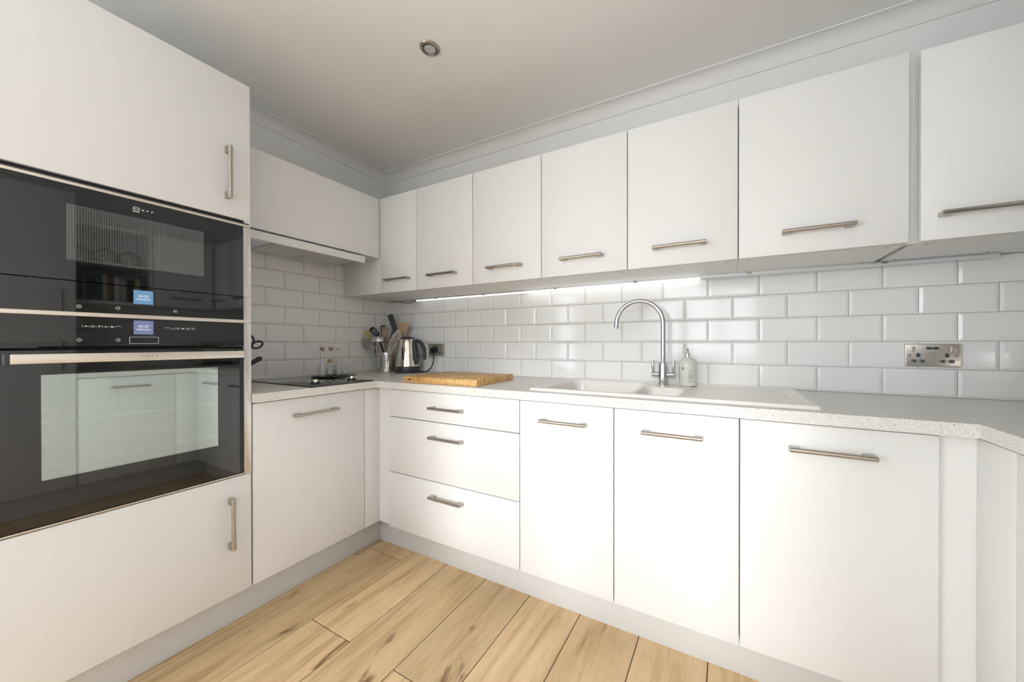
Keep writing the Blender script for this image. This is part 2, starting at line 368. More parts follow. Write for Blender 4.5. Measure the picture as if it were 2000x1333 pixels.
bx(-0.0062, -0.003, -1.128, 0.003, ZT - 0.02, 1.625).build('grout', 'grout', wall_left)
# left wall: s runs +y from the tower towards the corner
tiling(wall_left, (-0.0055, -1.128), PI / 2, 1.128, 1.625, 1.128 - 0.200 - 4 * TP, 1.128 - 0.1035 - 5 * TP + TP)
bx(XR + 0.003, XR + 0.0062, -1.167, 0.003, ZT - 0.02, 1.404).build('grout', 'grout', wall_right)
tiling(wall_right, (XR + 0.0055, 0.0), -PI / 2, 1.167, 1.404, 0.12, 0.02)

# ------------------------------------------------------------------ cabinets
YB, XL, XRF = -0.552, 0.5795, 2.775          # front planes of base runs
YU, XU = -0.351, 0.355
DT, ZB0, ZB1 = 0.020, 0.145, 0.860
def handle_mesh(length=0.194):
    b = MB(); r = 0.0068; y = -0.028
    b.tube([(-length / 2, y, 0), (length / 2, y, 0)], r, 16)
    for s_ in (-1, 1):
        x0, x1 = sorted((s_ * length / 2, s_ * (length / 2 - 0.026)))
        b.box(x0 + 0.0006, x1, y + 0.001, 0, -0.0066, 0.0066)
    return b.mesh('handle', 0.0012, 1)
HM = handle_mesh(); HM.materials.append(M['nickel'])
def door(parent, x0, x1, z0, z1, hz=None, hx=None, vert=False, name='door', g=0.0019, m_='door'):
    w_, h_ = x1 - x0 - 2 * g, z1 - z0
    d = bx(0, w_, 0, DT, 0, h_).build(name, m_, parent, (x0 + g, 0, z0), bevel=0.0012)
    if hz is not None:
        place('handle', HM, d, ((hx if hx is not None else (x0 + x1) / 2) - x0 - g, 0, hz - z0), (0, PI / 2 if vert else 0, 0))
    return d
def carcass(parent, w_, d, z0, z1, top=True, m_='carcass', x0=0.0, name='carcass'):
    t = 0.018; b = MB(); e = 0.0004; f_ = DT + 0.010
    b.box(x0 + e, x0 + t, f_, d, z0, z1); b.box(x0 + w_ - t, x0 + w_ - e, f_, d, z0, z1)
    b.box(x0 + t, x0 + w_ - t, f_, d, z0, z0 + t); b.box(x0 + t, x0 + w_ - t, d - 0.008, d, z0 + t, z1)
    if top: b.box(x0 + t, x0 + w_ - t, f_, d - 0.008, z1 - t, z1)
    else: b.box(x0 + t, x0 + w_ - t, f_, f_ + 0.016, z1 - 0.05, z1 - 0.006)
    return b.build(name, m_, parent)
BD = 0.540
# drawer unit
u = thing('drawer_unit', 'white three-drawer base unit under the worktop, below the wooden chopping board', 'drawer unit', (0.668, YB, 0))
carcass(u, 0.792, BD, ZB0, ZB1 - 0.004, False)
for z0, z1, hz in ((0.7212, ZB1, 0.7885), (0.4338, 0.7172, 0.6475), (ZB0, 0.4298, 0.362)):
    door(u, 0, 0.792, z0, z1, hz, 1.067 - 0.668, name='drawer')
# corner post between drawer unit and hob cabinet
p = bx(0.5600, 0.666, YB + 0.014, YB + 0.034, ZB0, ZB1).build('corner_post', 'door'); tag(p, 'narrow white corner filler post between the drawers and the hob cabinet', 'filler panel')
p = bx(2.707, 2.793, YB + 0.014, YB + 0.034, ZB0, ZB1).build('corner_post', 'door'); tag(p, 'white corner filler post right of the widest base door', 'filler panel')
for i, (x0, w_, lab) in enumerate(((1.460, 0.3995, 'narrow white base cabinet next to the drawer unit, under the sink bowl'),
                                   (1.8595, 0.400, 'narrow white base cabinet below the sink tap, between two door fronts'),
                                   (2.2595, 0.4455, 'widest white base cabinet front, below the sink drainer'))):
    u = thing('base_cabinet', lab, 'cabinet', (x0, YB, 0)); carcass(u, w_, BD, ZB0, ZB1 - 0.004, False); door(u, 0, w_, ZB0, ZB1, 0.7885)
# left run hob cabinet
u = thing('hob_cabinet', 'white base cabinet with horizontal bar handle under the black hob', 'cabinet', (XL, -1.1255, 0), PI / 2)
carcass(u, 0.4985, 0.570, ZB0, ZB1 - 0.004, False); door(u, 0, 0.4985, ZB0, ZB1, 0.7885, 0.2465)
bx(0.5000, 0.5870, 0.0, DT, ZB0, ZB1).build('filler', 'door', u, bevel=0.0008)
# right run
u = thing('base_cabinet', 'white base cabinet of the side run, reflected in the oven door', 'cabinet', (XRF, -0.678, 0), -PI / 2)
carcass(u, 0.488, 0.565, ZB0, ZB1 - 0.004, False); door(u, 0, 0.488, ZB0, ZB1, 0.7885)
bx(-0.139, -0.001, 0.0, DT, ZB0, ZB1).build('filler', 'door', u, bevel=0.0008)
u = thing('tall_cabinet', 'tall white cabinet with upright bar handles, reflected in the oven glass', 'cabinet', (XRF, -1.168, 0), -PI / 2)
carcass(u, 0.600, 0.565, ZB0, 2.10); door(u, 0, 0.600, ZB0, 1.095, 1.02, 0.07, True); door(u, 0, 0.600, 1.098, 2.10, 1.36, 0.07, True)
# plinths
def plinth(lab, *a): tag(bx(*a).build('plinth_board', 'plinth', bevel=0.001), lab, 'plinth')
plinth('pale plinth board under the drawers and sink cabinets', 0.5095, 2.845, YB + 0.070, YB + 0.086, 0.0004, 0.142)
plinth('pale plinth board under the hob cabinet and oven tower', XL - 0.086, XL - 0.070, -1.728, YB + 0.070, 0.0004, 0.142)
plinth('pale plinth board under the side run of cabinets', XRF + 0.070, XRF + 0.086, -1.767, YB + 0.070, 0.0004, 0.142)
# wall cabinets
UZ0, UZ1 = 1.404, 1.980
U1 = [0.357, 0.6605, 1.0605, 1.4605, 1.8605, 2.2605, 2.7125]
ords = ['', 'second', 'third', 'fourth', 'fifth', 'sixth']
SC = MB().lathe([(0.0035, 0), (0.0035, -0.0006)], 10).mesh('screw_cap'); SC.materials.append(M['print_dark'])
def caps(u, w_, x0=0.0):
    for sx in (x0 + 0.035, x0 + w_ - 0.035):
        for sy in (0.055, 0.29): place('screw_cap', SC, u, (sx, sy, UZ0))
u = thing('corner_wall_cabinet', 'narrow white wall cabinet in the corner beside the extractor hood, with plain side panel', 'cabinet', (0.357, YU, 0))
carcass(u, 0.6595, 0.345, UZ0, UZ1, x0=-0.356); door(u, 0, 0.3035, UZ0, UZ1, 1.4765, 0.160)
bx(-0.3565, -0.001, 0.002, DT, UZ0, UZ1).build('side_panel', 'door', u, bevel=0.0008); caps(u, 0.3)
for i in range(1, 6):
    x0, x1 = U1[i], U1[i + 1]
    lab = 'white wall cabinet with a bar handle, %s door from the extractor hood' % ords[i] if i < 5 else 'widest white wall cabinet with a bar handle, sixth door from the extractor hood'
    u = thing('wall_cabinet', lab, 'cabinet', (x0, YU, 0), 0, 'wall cabinets over the sink run'); carcass(u, x1 - x0, 0.345, UZ0, UZ1); door(u, 0, x1 - x0, UZ0, UZ1, 1.4755); caps(u, x1 - x0)
u = thing('corner_wall_cabinet', 'white end wall cabinet behind a narrow gap, above the double socket', 'cabinet', (2.733, YU, 0))
carcass(u, 0.616, 0.345, UZ0, UZ1 - 0.006); door(u, 0.002, 0.264, UZ0, UZ1 - 0.006, 1.4745, 0.1355); caps(u, 0.3)
p = bx(2.7135, 2.7325, YU + 0.028, YU + 0.040, UZ0, UZ1 - 0.004).build('filler_strip', 'door'); tag(p, 'thin white filler strip between the last two wall cabinets', 'filler panel')
# right-wall uppers and open shelf (seen in the oven glass)
u = thing('wall_cabinet', 'white wall cabinet on the side wall, seen mirrored in the microwave glass', 'cabinet', (3.0, -0.353, 0), -PI / 2)
carcass(u, 0.382, 0.345, UZ0, UZ1); door(u, 0, 0.382, UZ0, UZ1, 1.4755)
u = thing('open_wall_shelf', 'open shelf of books on the side wall, seen mirrored in the microwave glass', 'shelf', (3.0, -0.737, 0), -PI / 2)
b = MB(); wS = 0.428
b.box(0, 0.018, 0.02, 0.345, 1.412, 1.98); b.box(wS - 0.018, wS, 0.02, 0.345, 1.412, 1.98); b.box(0.018, wS - 0.018, 0.337, 0.345, 1.412, 1.98)
b.build('carcass', 'carcass', u)
bow = [(0, 0.345), (0, 0.0)] + [(wS * i / 10, -0.05 * math.sin(PI * i / 10)) for i in range(1, 10)] + [(wS, 0.0), (wS, 0.345)]
MB().prism(bow, 1.39, 1.412).build('bottom_board', 'carcass', u)
for z in (1.685, 1.962): bx(0.018, wS - 0.018, 0.02, 0.337, z, z + 0.018).build('shelf_board', 'carcass', u)

# ------------------------------------------------------------------ oven tower
TY = -1.728
tw = thing('oven_tower', 'tall white oven housing with upright bar handles beside the hob cabinet', 'cabinet', (XL, TY, 0), PI / 2)
b = MB(); t = 0.018
b.box(0.0004, t, 0.004, 0.57, ZB0, 2.10); b.box(0.6 - t, 0.5996, 0.004, 0.57, ZB0, 2.10); b.box(t, 0.6 - t, 0.562, 0.57, ZB0, 2.10)
for z0, z1 in ((ZB0, ZB0 + t), (0.572, 0.588), (1.574, 1.590), (2.10 - t, 2.10)): b.box(t, 0.6 - t, DT + 0.001, 0.562, z0, z1)
b.build('carcass', 'carcass', tw)
door(tw, 0, 0.6, 1.574, 2.10, 1.7345, 0.524, True); door(tw, 0, 0.6, ZB0, 0.5905, 0.4235, 0.530, True)
# compact microwave oven
mw = thing('microwave_oven', 'black glass compact microwave with steel trim, built in above the oven', 'microwave', (XL, TY, 0), PI / 2)
bx(0.022, 0.578, 0.30, 0.50, 1.185, 1.565).build('housing', 'dark_gap', mw)
b = MB(); b.box(0.0, 0.6, 0.014, 0.018, 1.5585, 1.572); b.build('vent_slot', 'dark_gap', mw)
bx(0.004, 0.594, -0.001, 0.014, 1.5585, 1.5635).build('vent_lip', 'charcoal', mw)
bx(0.004, 0.596, -0.004, 0.016, 1.5495, 1.5580).build('trim_strip', 'steel_h', mw, bevel=0.0008)
bx(0.026, 0.5735, -0.003, 0.016, 1.1775, 1.1890).build('trim_strip', 'steel_h', mw, bevel=0.0008)
for x0, x1 in ((0.001, 0.0255), (0.5745, 0.599)):
    for z0, z1 in ((1.2785, 1.5490), (1.1785, 1.2775)): bx(x0, x1, -0.002, 0.016, z0, z1).build('side_strip', 'steel', mw, bevel=0.0008)
def glass_front(parent, name, x0, x1, z0, z1, wx0, wx1, wz0, wz1, y0, y1):
    b = MB(); b.box(x0, wx0, y0, y1, z0, z1); b.box(wx1, x1, y0, y1, z0, z1); b.box(wx0, wx1, y0, y1, z0, wz0); b.box(wx0, wx1, y0, y1, wz1, z1)
    return b.build(name, 'black_glass', parent, smooth=False)
def cavity(parent, x0, x1, z0, z1, d, m_='enamel'):
    b = MB(); t = 0.004; y0 = 0.020
    b.box(x0 - t, x0, y0, d, z0 - t, z1 + t); b.box(x1, x1 + t, y0, d, z0 - t, z1 + t); b.box(x0, x1, y0, d, z0 - t, z0); b.box(x0, x1, y0, d, z1, z1 + t); b.box(x0, x1, d - t, d, z0, z1)
    return b.build('cavity', m_, parent)
d = glass_front(mw, 'door', 0.0262, 0.5738, 1.2792, 1.5492, 0.152, 0.456, 1.337, 1.496, -0.002, 0.016)
bx(0.152, 0.456, -0.0015, 0.002, 1.337, 1.496).build('window', 'mw_pane', d, smooth=False)
cavity(mw, 0.13, 0.47, 1.31, 1.52, 0.30, 'enamel')
pn = bx(0.0262, 0.5738, -0.002, 0.016, 1.1892, 1.2765).build('control_panel', 'black_glass', mw, smooth=False)
yf = -0.0024
def lcd(parent, x0, x1, z0, z1, m_, t1, t2):
    s_ = bx(x0, x1, yf - 0.0002, yf + 0.0003, z0, z1).build('display', m_, parent, smooth=False); cx, cz = (x0 + x1) / 2, (z0 + z1) / 2
    text('display_digits', t1, 0.0105, 'lcd_text', s_, (cx, yf - 0.0003, cz + 0.003), ext=0.0001); text('display_date', t2, 0.0068, 'lcd_text', s_, (cx, yf - 0.0003, cz - 0.0065), ext=0.0001)
lcd(pn, 0.282, 0.326, 1.2235, 1.2670, 'lcd_a', '03:22', '09|04|2015')
def ring_icon(parent, x, z, r, kind):
    b = MB(); b.tube([(x + r * math.cos(a), yf, z + r * math.sin(a)) for a in [2 * PI * i / 20 for i in range(20)]], 0.0006, 5, True)
    if kind == 'i': b.box(x - 0.0005, x + 0.0005, yf - 0.0003, yf, z - r * 0.5, z + r * 0.5)
    if kind == 'c': b.box(x - 0.0004, x + 0.0004, yf - 0.0003, yf, z, z + r * 0.6); b.box(x, x + r * 0.5, yf - 0.0003, yf, z - 0.0004, z + 0.0004)
    b.build('icon', 'print', parent)
ring_icon(pn, 0.174, 1.2055, 0.0042, 'i'); ring_icon(pn, 0.249, 1.2065, 0.0042, 'c')
b = MB(); b.tube([(0.379 + dx, yf, 1.207 + dz) for dx, dz in rrect(-0.0042, 0.0042, -0.0034, 0.0034, 0.001, 2)], 0.0005, 5, True); b.box(0.377, 0.3795, yf - 0.0003, yf, 1.2055, 1.2085); b.build('icon', 'print', pn)
# maker's mark: N in a ring on a short foot, then EFF
b = MB(); cx, cz, r = 0.289, 1.5225, 0.0072
b.tube([(cx + r * math.cos(a), yf, cz + r * math.sin(a)) for a in [2 * PI * i / 28 for i in range(28)]], 0.0008, 5, True); b.box(cx - 0.0075, cx + 0.0075, yf - 0.0004, yf, cz - 0.0092, cz - 0.0078)
lg = b.build('logo', 'print', d); text('logo_letter', 'N', 0.0085, 'print', lg, (cx, yf, cz), sx=1.3)
for q, ch in enumerate('EFF'): text('logo_letter', ch, 0.0075, 'print', lg, (0.3040 + 0.0105 * q, yf, cz), sx=1.7)
# oven
ov = thing('built_in_oven', 'black glass built-in oven with long steel bar handle and two racks', 'oven', (XL, TY, 0), PI / 2)
bx(0.022, 0.578, 0.47, 0.53, 0.605, 1.175).build('housing', 'dark_gap', ov)
bx(0.026, 0.574, 0.017, 0.019, 0.601, 1.095).build('door_seal', 'dark_gap', ov) if False else None
b = MB(); b.box(0.026, 0.062, 0.012, 0.019, 0.602, 1.091); b.box(0.556, 0.5742, 0.012, 0.019, 0.602, 1.091); b.box(0.062, 0.556, 0.012, 0.019, 1.070, 1.091); b.build('door_seal', 'dark_gap', ov)
for x0, x1 in ((0.001, 0.0255), (0.5745, 0.599)): bx(x0, x1, -0.002, 0.016, 0.5945, 1.1775).build('side_strip', 'steel', ov, bevel=0.0008)
for x0, x1 in ((0.0262, 0.0395), (0.561, 0.5738)): bx(x0, x1, -0.001, 0.010, 0.6025, 1.080).build('side_channel', 'black_plastic', ov)
bx(0.026, 0.574, -0.003, 0.014, 0.5950, 0.5995).build('bottom_strip', 'steel_h', ov, bevel=0.0006)
pn = bx(0.0262, 0.5738, -0.002, 0.011, 1.0910, 1.1772).build('control_panel', 'black_glass', ov, smooth=False)
for x0, x1 in ((0.0262, 0.103), (0.497, 0.5738)): bx(x0, x1, -0.0035, 0.010, 1.0865, 1.0905).build('panel_lip', 'charcoal', pn)
lcd(pn, 0.282, 0.326, 1.1275, 1.1710, 'lcd_b', '05:37', '09|05|2014')
b = MB(); b.tube([(x_, yf, z_) for x_, z_ in rrect(0.2735, 0.338, 1.0985, 1.1190, 0.0008, 1)], 0.0006, 4, True); b.build('touch_field', 'print', pn)
ring_icon(pn, 0.174, 1.109, 0.0042, 'i'); ring_icon(pn, 0.249, 1.109, 0.0042, 'c')
def bars(x0, x1, n, kinds):
    st = (x1 - x0) / n; z = 1.149; yy = (yf - 0.0003, yf)
    for i in range(n + 1): bx(x0 + st * i - 0.0003, x0 + st * i + 0.0003, *yy, z - 0.003, z + 0.003).build('icon', 'print', pn, smooth=False)
    for i, k_ in enumerate(kinds):
        c_ = x0 + st * (i + 0.5); b = MB()
        if k_ == 'fan':
            for a in (PI / 2, PI / 2 + 2.1, PI / 2 - 2.1): b.prism([(c_ - 0.0008, z), (c_ + 0.0038 * math.cos(a - 0.35), z + 0.0030 * math.sin(a - 0.35)), (c_ + 0.0038 * math.cos(a + 0.35), z + 0.0030 * math.sin(a + 0.35)), (c_ + 0.0008, z)], *yy, 'y')
        if k_ == 'eq': b.box(c_ - 0.0032, c_ + 0.0032, *yy, z + 0.0012, z + 0.0024); b.box(c_ - 0.0032, c_ + 0.0032, *yy, z - 0.0024, z - 0.0012)
        if k_ == 'x': b.prism([(c_ - 0.003, z - 0.0025), (c_ - 0.002, z - 0.0025), (c_ + 0.003, z + 0.0025), (c_ + 0.002, z + 0.0025)], *yy, 'y'); b.prism([(c_ + 0.003, z - 0.0025), (c_ + 0.002, z - 0.0025), (c_ - 0.003, z + 0.0025), (c_ - 0.002, z + 0.0025)], yy[0] - 0.0001, yy[1], 'y'); b.box(c_ - 0.003, c_ + 0.003, yy[0] - 0.0002, yy[1], z + 0.002, z + 0.0027)
        if k_ == 'o': b.lathe([(0.0030, 0), (0.0030, 0.0003)], 12); b.v = [(c_ + v_[0], yf - v_[2], z + v_[1] * 0.7) for v_ in b.v]
        if k_ == 'top': b.box(c_ - 0.003, c_ + 0.003, *yy, z + 0.0014, z + 0.0026)
        if k_ == 'low': b.box(c_ - 0.003, c_ + 0.003, *yy, z - 0.0026, z - 0.0014)
        if k_ == 'grid':
            for q in (-0.002, 0, 0.002): b.box(c_ - 0.0026, c_ + 0.0026, *yy, z + q - 0.0005, z + q + 0.0005)
        b.build('icon', 'print', pn, smooth=False)
bars(0.180, 0.256, 6, ('fan', 'eq', 'x', 'fan', 'o', 'top')); bars(0.353, 0.430, 6, ('top', 'low', 'grid', 'o', 'grid', 'x'))
d = glass_front(ov, 'door', 0.0405, 0.5600, 0.6020, 1.0795, 0.108, 0.494, 0.724, 1.0125, -0.003, 0.016)
bx(0.108, 0.494, -0.0025, 0.001, 0.724, 1.0125).build('window', 'oven_pane', d, smooth=False)
hd = bx(0.055, 0.556, -0.052, -0.036, 1.0455, 1.0710).build('handle', 'steel_h', d, bevel=0.0015)
for x0, x1 in ((0.046, 0.0555), (0.5555, 0.5595)): bx(x0, x1, -0.046, -0.003, 1.044, 1.0725).build('handle_mount', 'charcoal', d, bevel=0.001)
for q, ch in enumerate('NEFF'): text('handle_lettering', ch, 0.0062, 'print_dark', d, (0.291 + 0.0098 * q, -0.0523, 1.0585), sx=1.5)
cavity(ov, 0.085, 0.517, 0.685, 1.045, 0.45)
for z in (0.876, 0.753):
    b = MB(); b.tube([(0.09, 0.034, z), (0.512, 0.034, z)], 0.0034, 8); b.tube([(0.09, 0.40, z), (0.512, 0.40, z)], 0.0026, 8)
    for i in range(18): xx = 0.10 + 0.0236 * i; b.tube([(xx, 0.032, z + 0.0036), (xx, 0.40, z + 0.0036)], 0.0007, 5); b.tube([(xx, 0.033, z + 0.0036), (xx, 0.038, z + 0.0036)], 0.0016, 6)
    b.build('rack', 'rack', ov)

# ------------------------------------------------------------------ extractor hood and its cabinet
u = thing('hood_cabinet', 'wide plain white wall cabinet housing the extractor hood, no handle', 'cabinet', (XU, -1.127, 0), PI / 2)
b = MB(); HZ0, HZ1, HW, HD = 1.618, 1.976, 0.773, 0.348
b.box(0, 0.018, 0.021, HD, HZ0, HZ1); b.box(HW - 0.018, HW, 0.021, HD, HZ0, HZ1); b.box(0.018, HW - 0.018, 0.021, HD, HZ1 - 0.018, HZ1); b.box(0.018, HW - 0.018, HD - 0.008, HD, HZ0, HZ1 - 0.018); b.box(0.668, HW - 0.018, 0.021, HD - 0.008, HZ0, HZ0 + 0.018)
b.build('carcass', 'carcass', u); door(u, 0, HW, HZ0, HZ1)
u = thing('extractor_hood', 'slim pull-out extractor hood with pale front strip over the hob', 'extractor hood', (XU, -1.127, 0), PI / 2)
bx(0.03, 0.664, 0.0245, 0.325, 1.583, 1.630).build('body', 'alu', u, bevel=0.002)
bx(0.02, 0.666, -0.010, 0.004, 1.567, 1.606).build('front_strip', 'white_plastic', u, bevel=0.0015)
bx(0.022, 0.662, 0.0045, 0.024, 1.585, 1.604).build('slide_tray', 'alu', u)
for x0, x1 in ((0.215, 0.425), (0.435, 0.640)):
    fl = MB().box(x0, x1, 0.035, 0.285, 1.580, 1.5828).build('filter', 'steel', u)
    for i in range(9): xx = x0 + 0.014 + i * (x1 - x0 - 0.028) / 8; bx(xx - 0.003, xx + 0.003, 0.045, 0.275, 1.5785, 1.580).build('slot', 'alu', fl)
lm = bx(0.125, 0.190, 0.060, 0.130, 1.577, 1.5828).build('lamp_lens', 'white_plastic', u, bevel=0.003); bx(0.138, 0.177, 0.075, 0.115, 1.5762, 1.577).build('lens_rib', 'alu', lm)

# ------------------------------------------------------------------ worktops
def slab(name, lab, boxes):
    b = MB()
    for q in boxes: b.box(*q)
    return tag(b.build(name, 'worktop', bevel=0), lab, 'worktop')
YW, XWL, XWR, WB = -0.572, 0.601, 2.766, 0.8655
SX0, SX1, SY0, SY1 = 1.485, 2.475, -0.530, -0.030
hx0, hx1, hy0, hy1 = SX0 + 0.02, 2.10, SY0 + 0.02, SY1 - 0.015
slab('worktop', 'pale speckled worktop along the tiled wall holding the sink', [(0.001, hx0, YW, 0.0005, WB, ZT), (hx1, XR - 0.002, YW, 0.0005, WB, ZT), (hx0, hx1, YW, hy0, WB, ZT), (hx0, hx1, hy1, 0.0005, WB, ZT)])
slab('worktop', 'pale speckled worktop holding the hob beside the oven tower', [(0.001, XWL, -1.1265, YW - 0.0006, WB, ZT)])
slab('worktop', 'pale speckled worktop of the side run beyond the double socket', [(XWR, XR - 0.002, -1.1665, YW - 0.0006, WB, ZT)])

# ------------------------------------------------------------------ sink (one pressed shape, height field)
def sd_rr(x, y, x0, x1, y0, y1, r):
    cx, cy = (x0 + x1) / 2, (y0 + y1) / 2; qx, qy = abs(x - cx) - (x1 - x0) / 2 + r, abs(y - cy) - (y1 - y0) / 2 + r
    return math.hypot(max(qx, 0), max(qy, 0)) + min(max(qx, qy), 0) - r
def sst(a, b, v): t = max(0, min(1, (v - a) / (b - a))); return t * t * (3 - 2 * t)
def sink_z(x, y):
    z = 0.0115 * sst(0.0, -0.010, sd_rr(x, y, SX0, SX1, SY0, SY1, 0.014))          # rim roll
    z -= 0.0045 * sst(-0.026, -0.034, sd_rr(x, y, SX0, SX1, SY0, SY1, 0.014))      # inner deck
    z -= 0.150 * sst(0.004, -0.030, sd_rr(x, y, 1.530, 1.890, -0.470, -0.085, 0.045))
    z -= 0.085 * sst(0.004, -0.026, sd_rr(x, y, 1.915, 2.068, -0.470, -0.225, 0.035))
    dr = sst(0.004, -0.010, sd_rr(x, y, 2.085, 2.435, -0.475, -0.085, 0.03))
    z -= dr * (0.0035 + 0.0034 * (0.5 + 0.5 * math.cos((y + 0.28) * 2 * PI / 0.042)) * sst(0.0, -0.05, sd_rr(x, y, 2.085, 2.435, -0.475, -0.085, 0.03)))
    g_ = sst(0.0035, 0.0, abs(x - 2.447)) * sst(0.0, -0.01, max(-0.47 - y, y + 0.08)); z -= 0.002 * g_
    return z
def lin(a, b, n): return [a + (b - a) * i / n for i in range(n)]
xs = lin(SX0, SX0 + 0.05, 24) + lin(SX0 + 0.05, 1.60, 26) + lin(1.60, 1.84, 16) + lin(1.84, 2.10, 70) + lin(2.10, 2.41, 26) + lin(2.41, SX1, 44) + [SX1]
ys = lin(SY0, SY0 + 0.12, 60) + lin(SY0 + 0.12, -0.26, 36) + lin(-0.26, -0.07, 60) + lin(-0.07, SY1, 24) + [SY1]
vs = [(x_, y_, ZT + 0.0004 + sink_z(x_, y_)) for y_ in ys for x_ in xs]; nx = len(xs)
fs = [(j * nx + i, j * nx + i + 1, (j + 1) * nx + i + 1, (j + 1) * nx + i) for j in range(len(ys) - 1) for i in range(nx - 1)]
sk = thing('sink', 'cream composite inset sink with one and a half bowls and ribbed drainer', 'sink', (0, 0, 0))
MB().add(vs, fs).build('basin', 'composite', sk)
for cx, cy, z in ((1.71, -0.278, ZT - 0.143), (1.99, -0.345, ZT - 0.078)): MB().lathe([(0.034, 0), (0.034, 0.003), (0.026, 0.0035), (0.024, 0.001)], 24).build('waste', 'chrome', sk, (cx, cy, z + 0.0002))

# ------------------------------------------------------------------ tap
TX, TYY, TZ = 1.967, -0.115, ZT + 0.0075
tp = thing('mixer_tap', 'chrome swan-neck mixer tap with two levers behind the sink', 'tap', (TX, TYY, TZ))
MB().lathe([(0.0265, 0), (0.0265, 0.003), (0.0215, 0.006), (0.0205, 0.095), (0.0195, 0.100), (0.0115, 0.102)], 28).build('body', 'chrome', tp)
R_ = 0.1065; pts = [(0, 0, 0.098), (0, 0, 0.18), (0, 0, 0.283)]
for i in range(1, 25): a = PI * i / 24 * 1.0; pts.append((-R_ + R_ * math.cos(a), -0.010 * (1 - math.cos(a)) / 2, 0.283 + R_ * math.sin(a)))
pts += [(-2 * R_ - 0.001, -0.010, 0.268), (-2 * R_ - 0.002, -0.010, 0.262)]
MB().tube(pts, 0.0110, 18).build('spout', 'chrome', tp)
for s_ in (-1, 1):
    b = MB(); b.tube([(s_ * 0.017, 0, 0.047), (s_ * 0.050, 0, 0.047)], 0.0125, 20); b.build('valve', 'chrome', tp, bevel=0.001)
    b = MB(); b.tube([(s_ * 0.044, 0, 0.056), (s_ * 0.044, 0, 0.066), (s_ * 0.045, -0.001, 0.095), (s_ * 0.046, -0.001, 0.114)], [0.0045, 0.0050, 0.0072, 0.0068], 14); b.build('lever', 'chrome', tp)
# soap bottle
sb = thing('soap_bottle', 'frosted pump soap bottle with green lettering beside the tap', 'bottle', (2.070, -0.100, TZ))
MB().lathe([(0.030, 0), (0.036, 0.002), (0.0375, 0.008), (0.0375, 0.092), (0.036, 0.105), (0.030, 0.118), (0.018, 0.126), (0.011, 0.128)], 36).build('bottle_body', 'bottle', sb)
MB().lathe([(0.0105, 0.1275), (0.0105, 0.145), (0.0095, 0.147)], 24).build('collar', 'polished', sb)
b = MB(); b.tube([(0, 0, 0.146), (0, 0, 0.160)], 0.0038, 12); b.tube([(0, 0.002, 0.160), (0, -0.012, 0.162), (0, -0.026, 0.157)], [0.0055, 0.005, 0.003], 12); b.build('pump', 'plastic_clear', sb)
def arc_print(parent, name, m_, a0, a1, z0, z1, r=0.0378):
    vs = []; n = 8
    for z in (z0, z1):
        for i in range(n + 1): a = a0 + (a1 - a0) * i / n; vs.append((r * math.cos(a), r * math.sin(a), z))
    MB().add(vs, [(i, i + 1, n + 2 + i, n + 1 + i) for i in range(n)]).build(name, m_, parent)
A0 = math.atan2(-1.851 + 0.1, 2.223 - 2.07)                      # bottle faces the room
for k_, (z, wd) in enumerate(((0.020, .5), (0.026, .42), (0.032, .5), (0.045, .55), (0.052, .45))): arc_print(sb, 'printed_line', 'green_print', A0 + 0.05, A0 + 0.05 + wd, z, z + 0.0016)
arc_print(sb, 'printed_line', 'green_dark', A0 - 0.02, A0 + 0.62, 0.0385, 0.0405)
for k_ in range(6): arc_print(sb, 'printed_mark', 'green_dark', A0 - 1.18, A0 - 1.06, 0.016 + 0.012 * k_, 0.024 + 0.012 * k_)
for q in range(12):
    a = 2 * PI * q / 12; arc_print(sb, 'printed_emblem', 'green_dark', A0 - 0.55 + 0.11 * math.cos(a) - 0.035, A0 - 0.55 + 0.11 * math.cos(a) + 0.035, 0.078 + 0.0045 * math.sin(a) - 0.0012, 0.078 + 0.0045 * math.sin(a) + 0.0012)
for k_ in range(5): arc_print(sb, 'printed_mark', 'grey_insert', A0 + 0.12 + 0.1 * k_, A0 + 0.17 + 0.1 * k_, 0.064, 0.068)

# ------------------------------------------------------------------ hob, tray and flasks
HOBZ = ZT + 0.0055
hb = thing('hob', 'narrow black glass hob with two steel knobs set in the worktop', 'hob', (0, 0, 0))
bx(0.055, 0.586, -0.900, -0.578, ZT + 0.0005, HOBZ).build('glass_top', 'black_glass', hb, bevel=0.0012)
for x_, y_ in ((0.500, -0.832), (0.486, -0.634)):
    kb = MB().lathe([(0.0190, 0), (0.0190, 0.009), (0.0175, 0.010)], 24).build('knob_base', 'black_plastic', hb, (x_, y_, HOBZ)); MB().lathe([(0.0115, 0.010), (0.0115, 0.021), (0.0105, 0.022)], 24).build('knob', 'polished', kb)
tr = bx(-0.0725, 0.0725, -0.092, 0.092, 0, 0.0050).build('tray', 'charcoal', None, (0.183, -0.533, HOBZ + 0.0004), (0, 0, 0), bevel=0.001); tag(tr, 'flat dark tray carrying glass flasks at the back of the hob', 'tray')
FZ = HOBZ + 0.0058
def shell(prof, th=0.0014):
    inner = [(max(r - th, 0.0006), z + (th if i == 0 else 0)) for i, (r, z) in enumerate(prof)]
    return prof + inner[::-1]
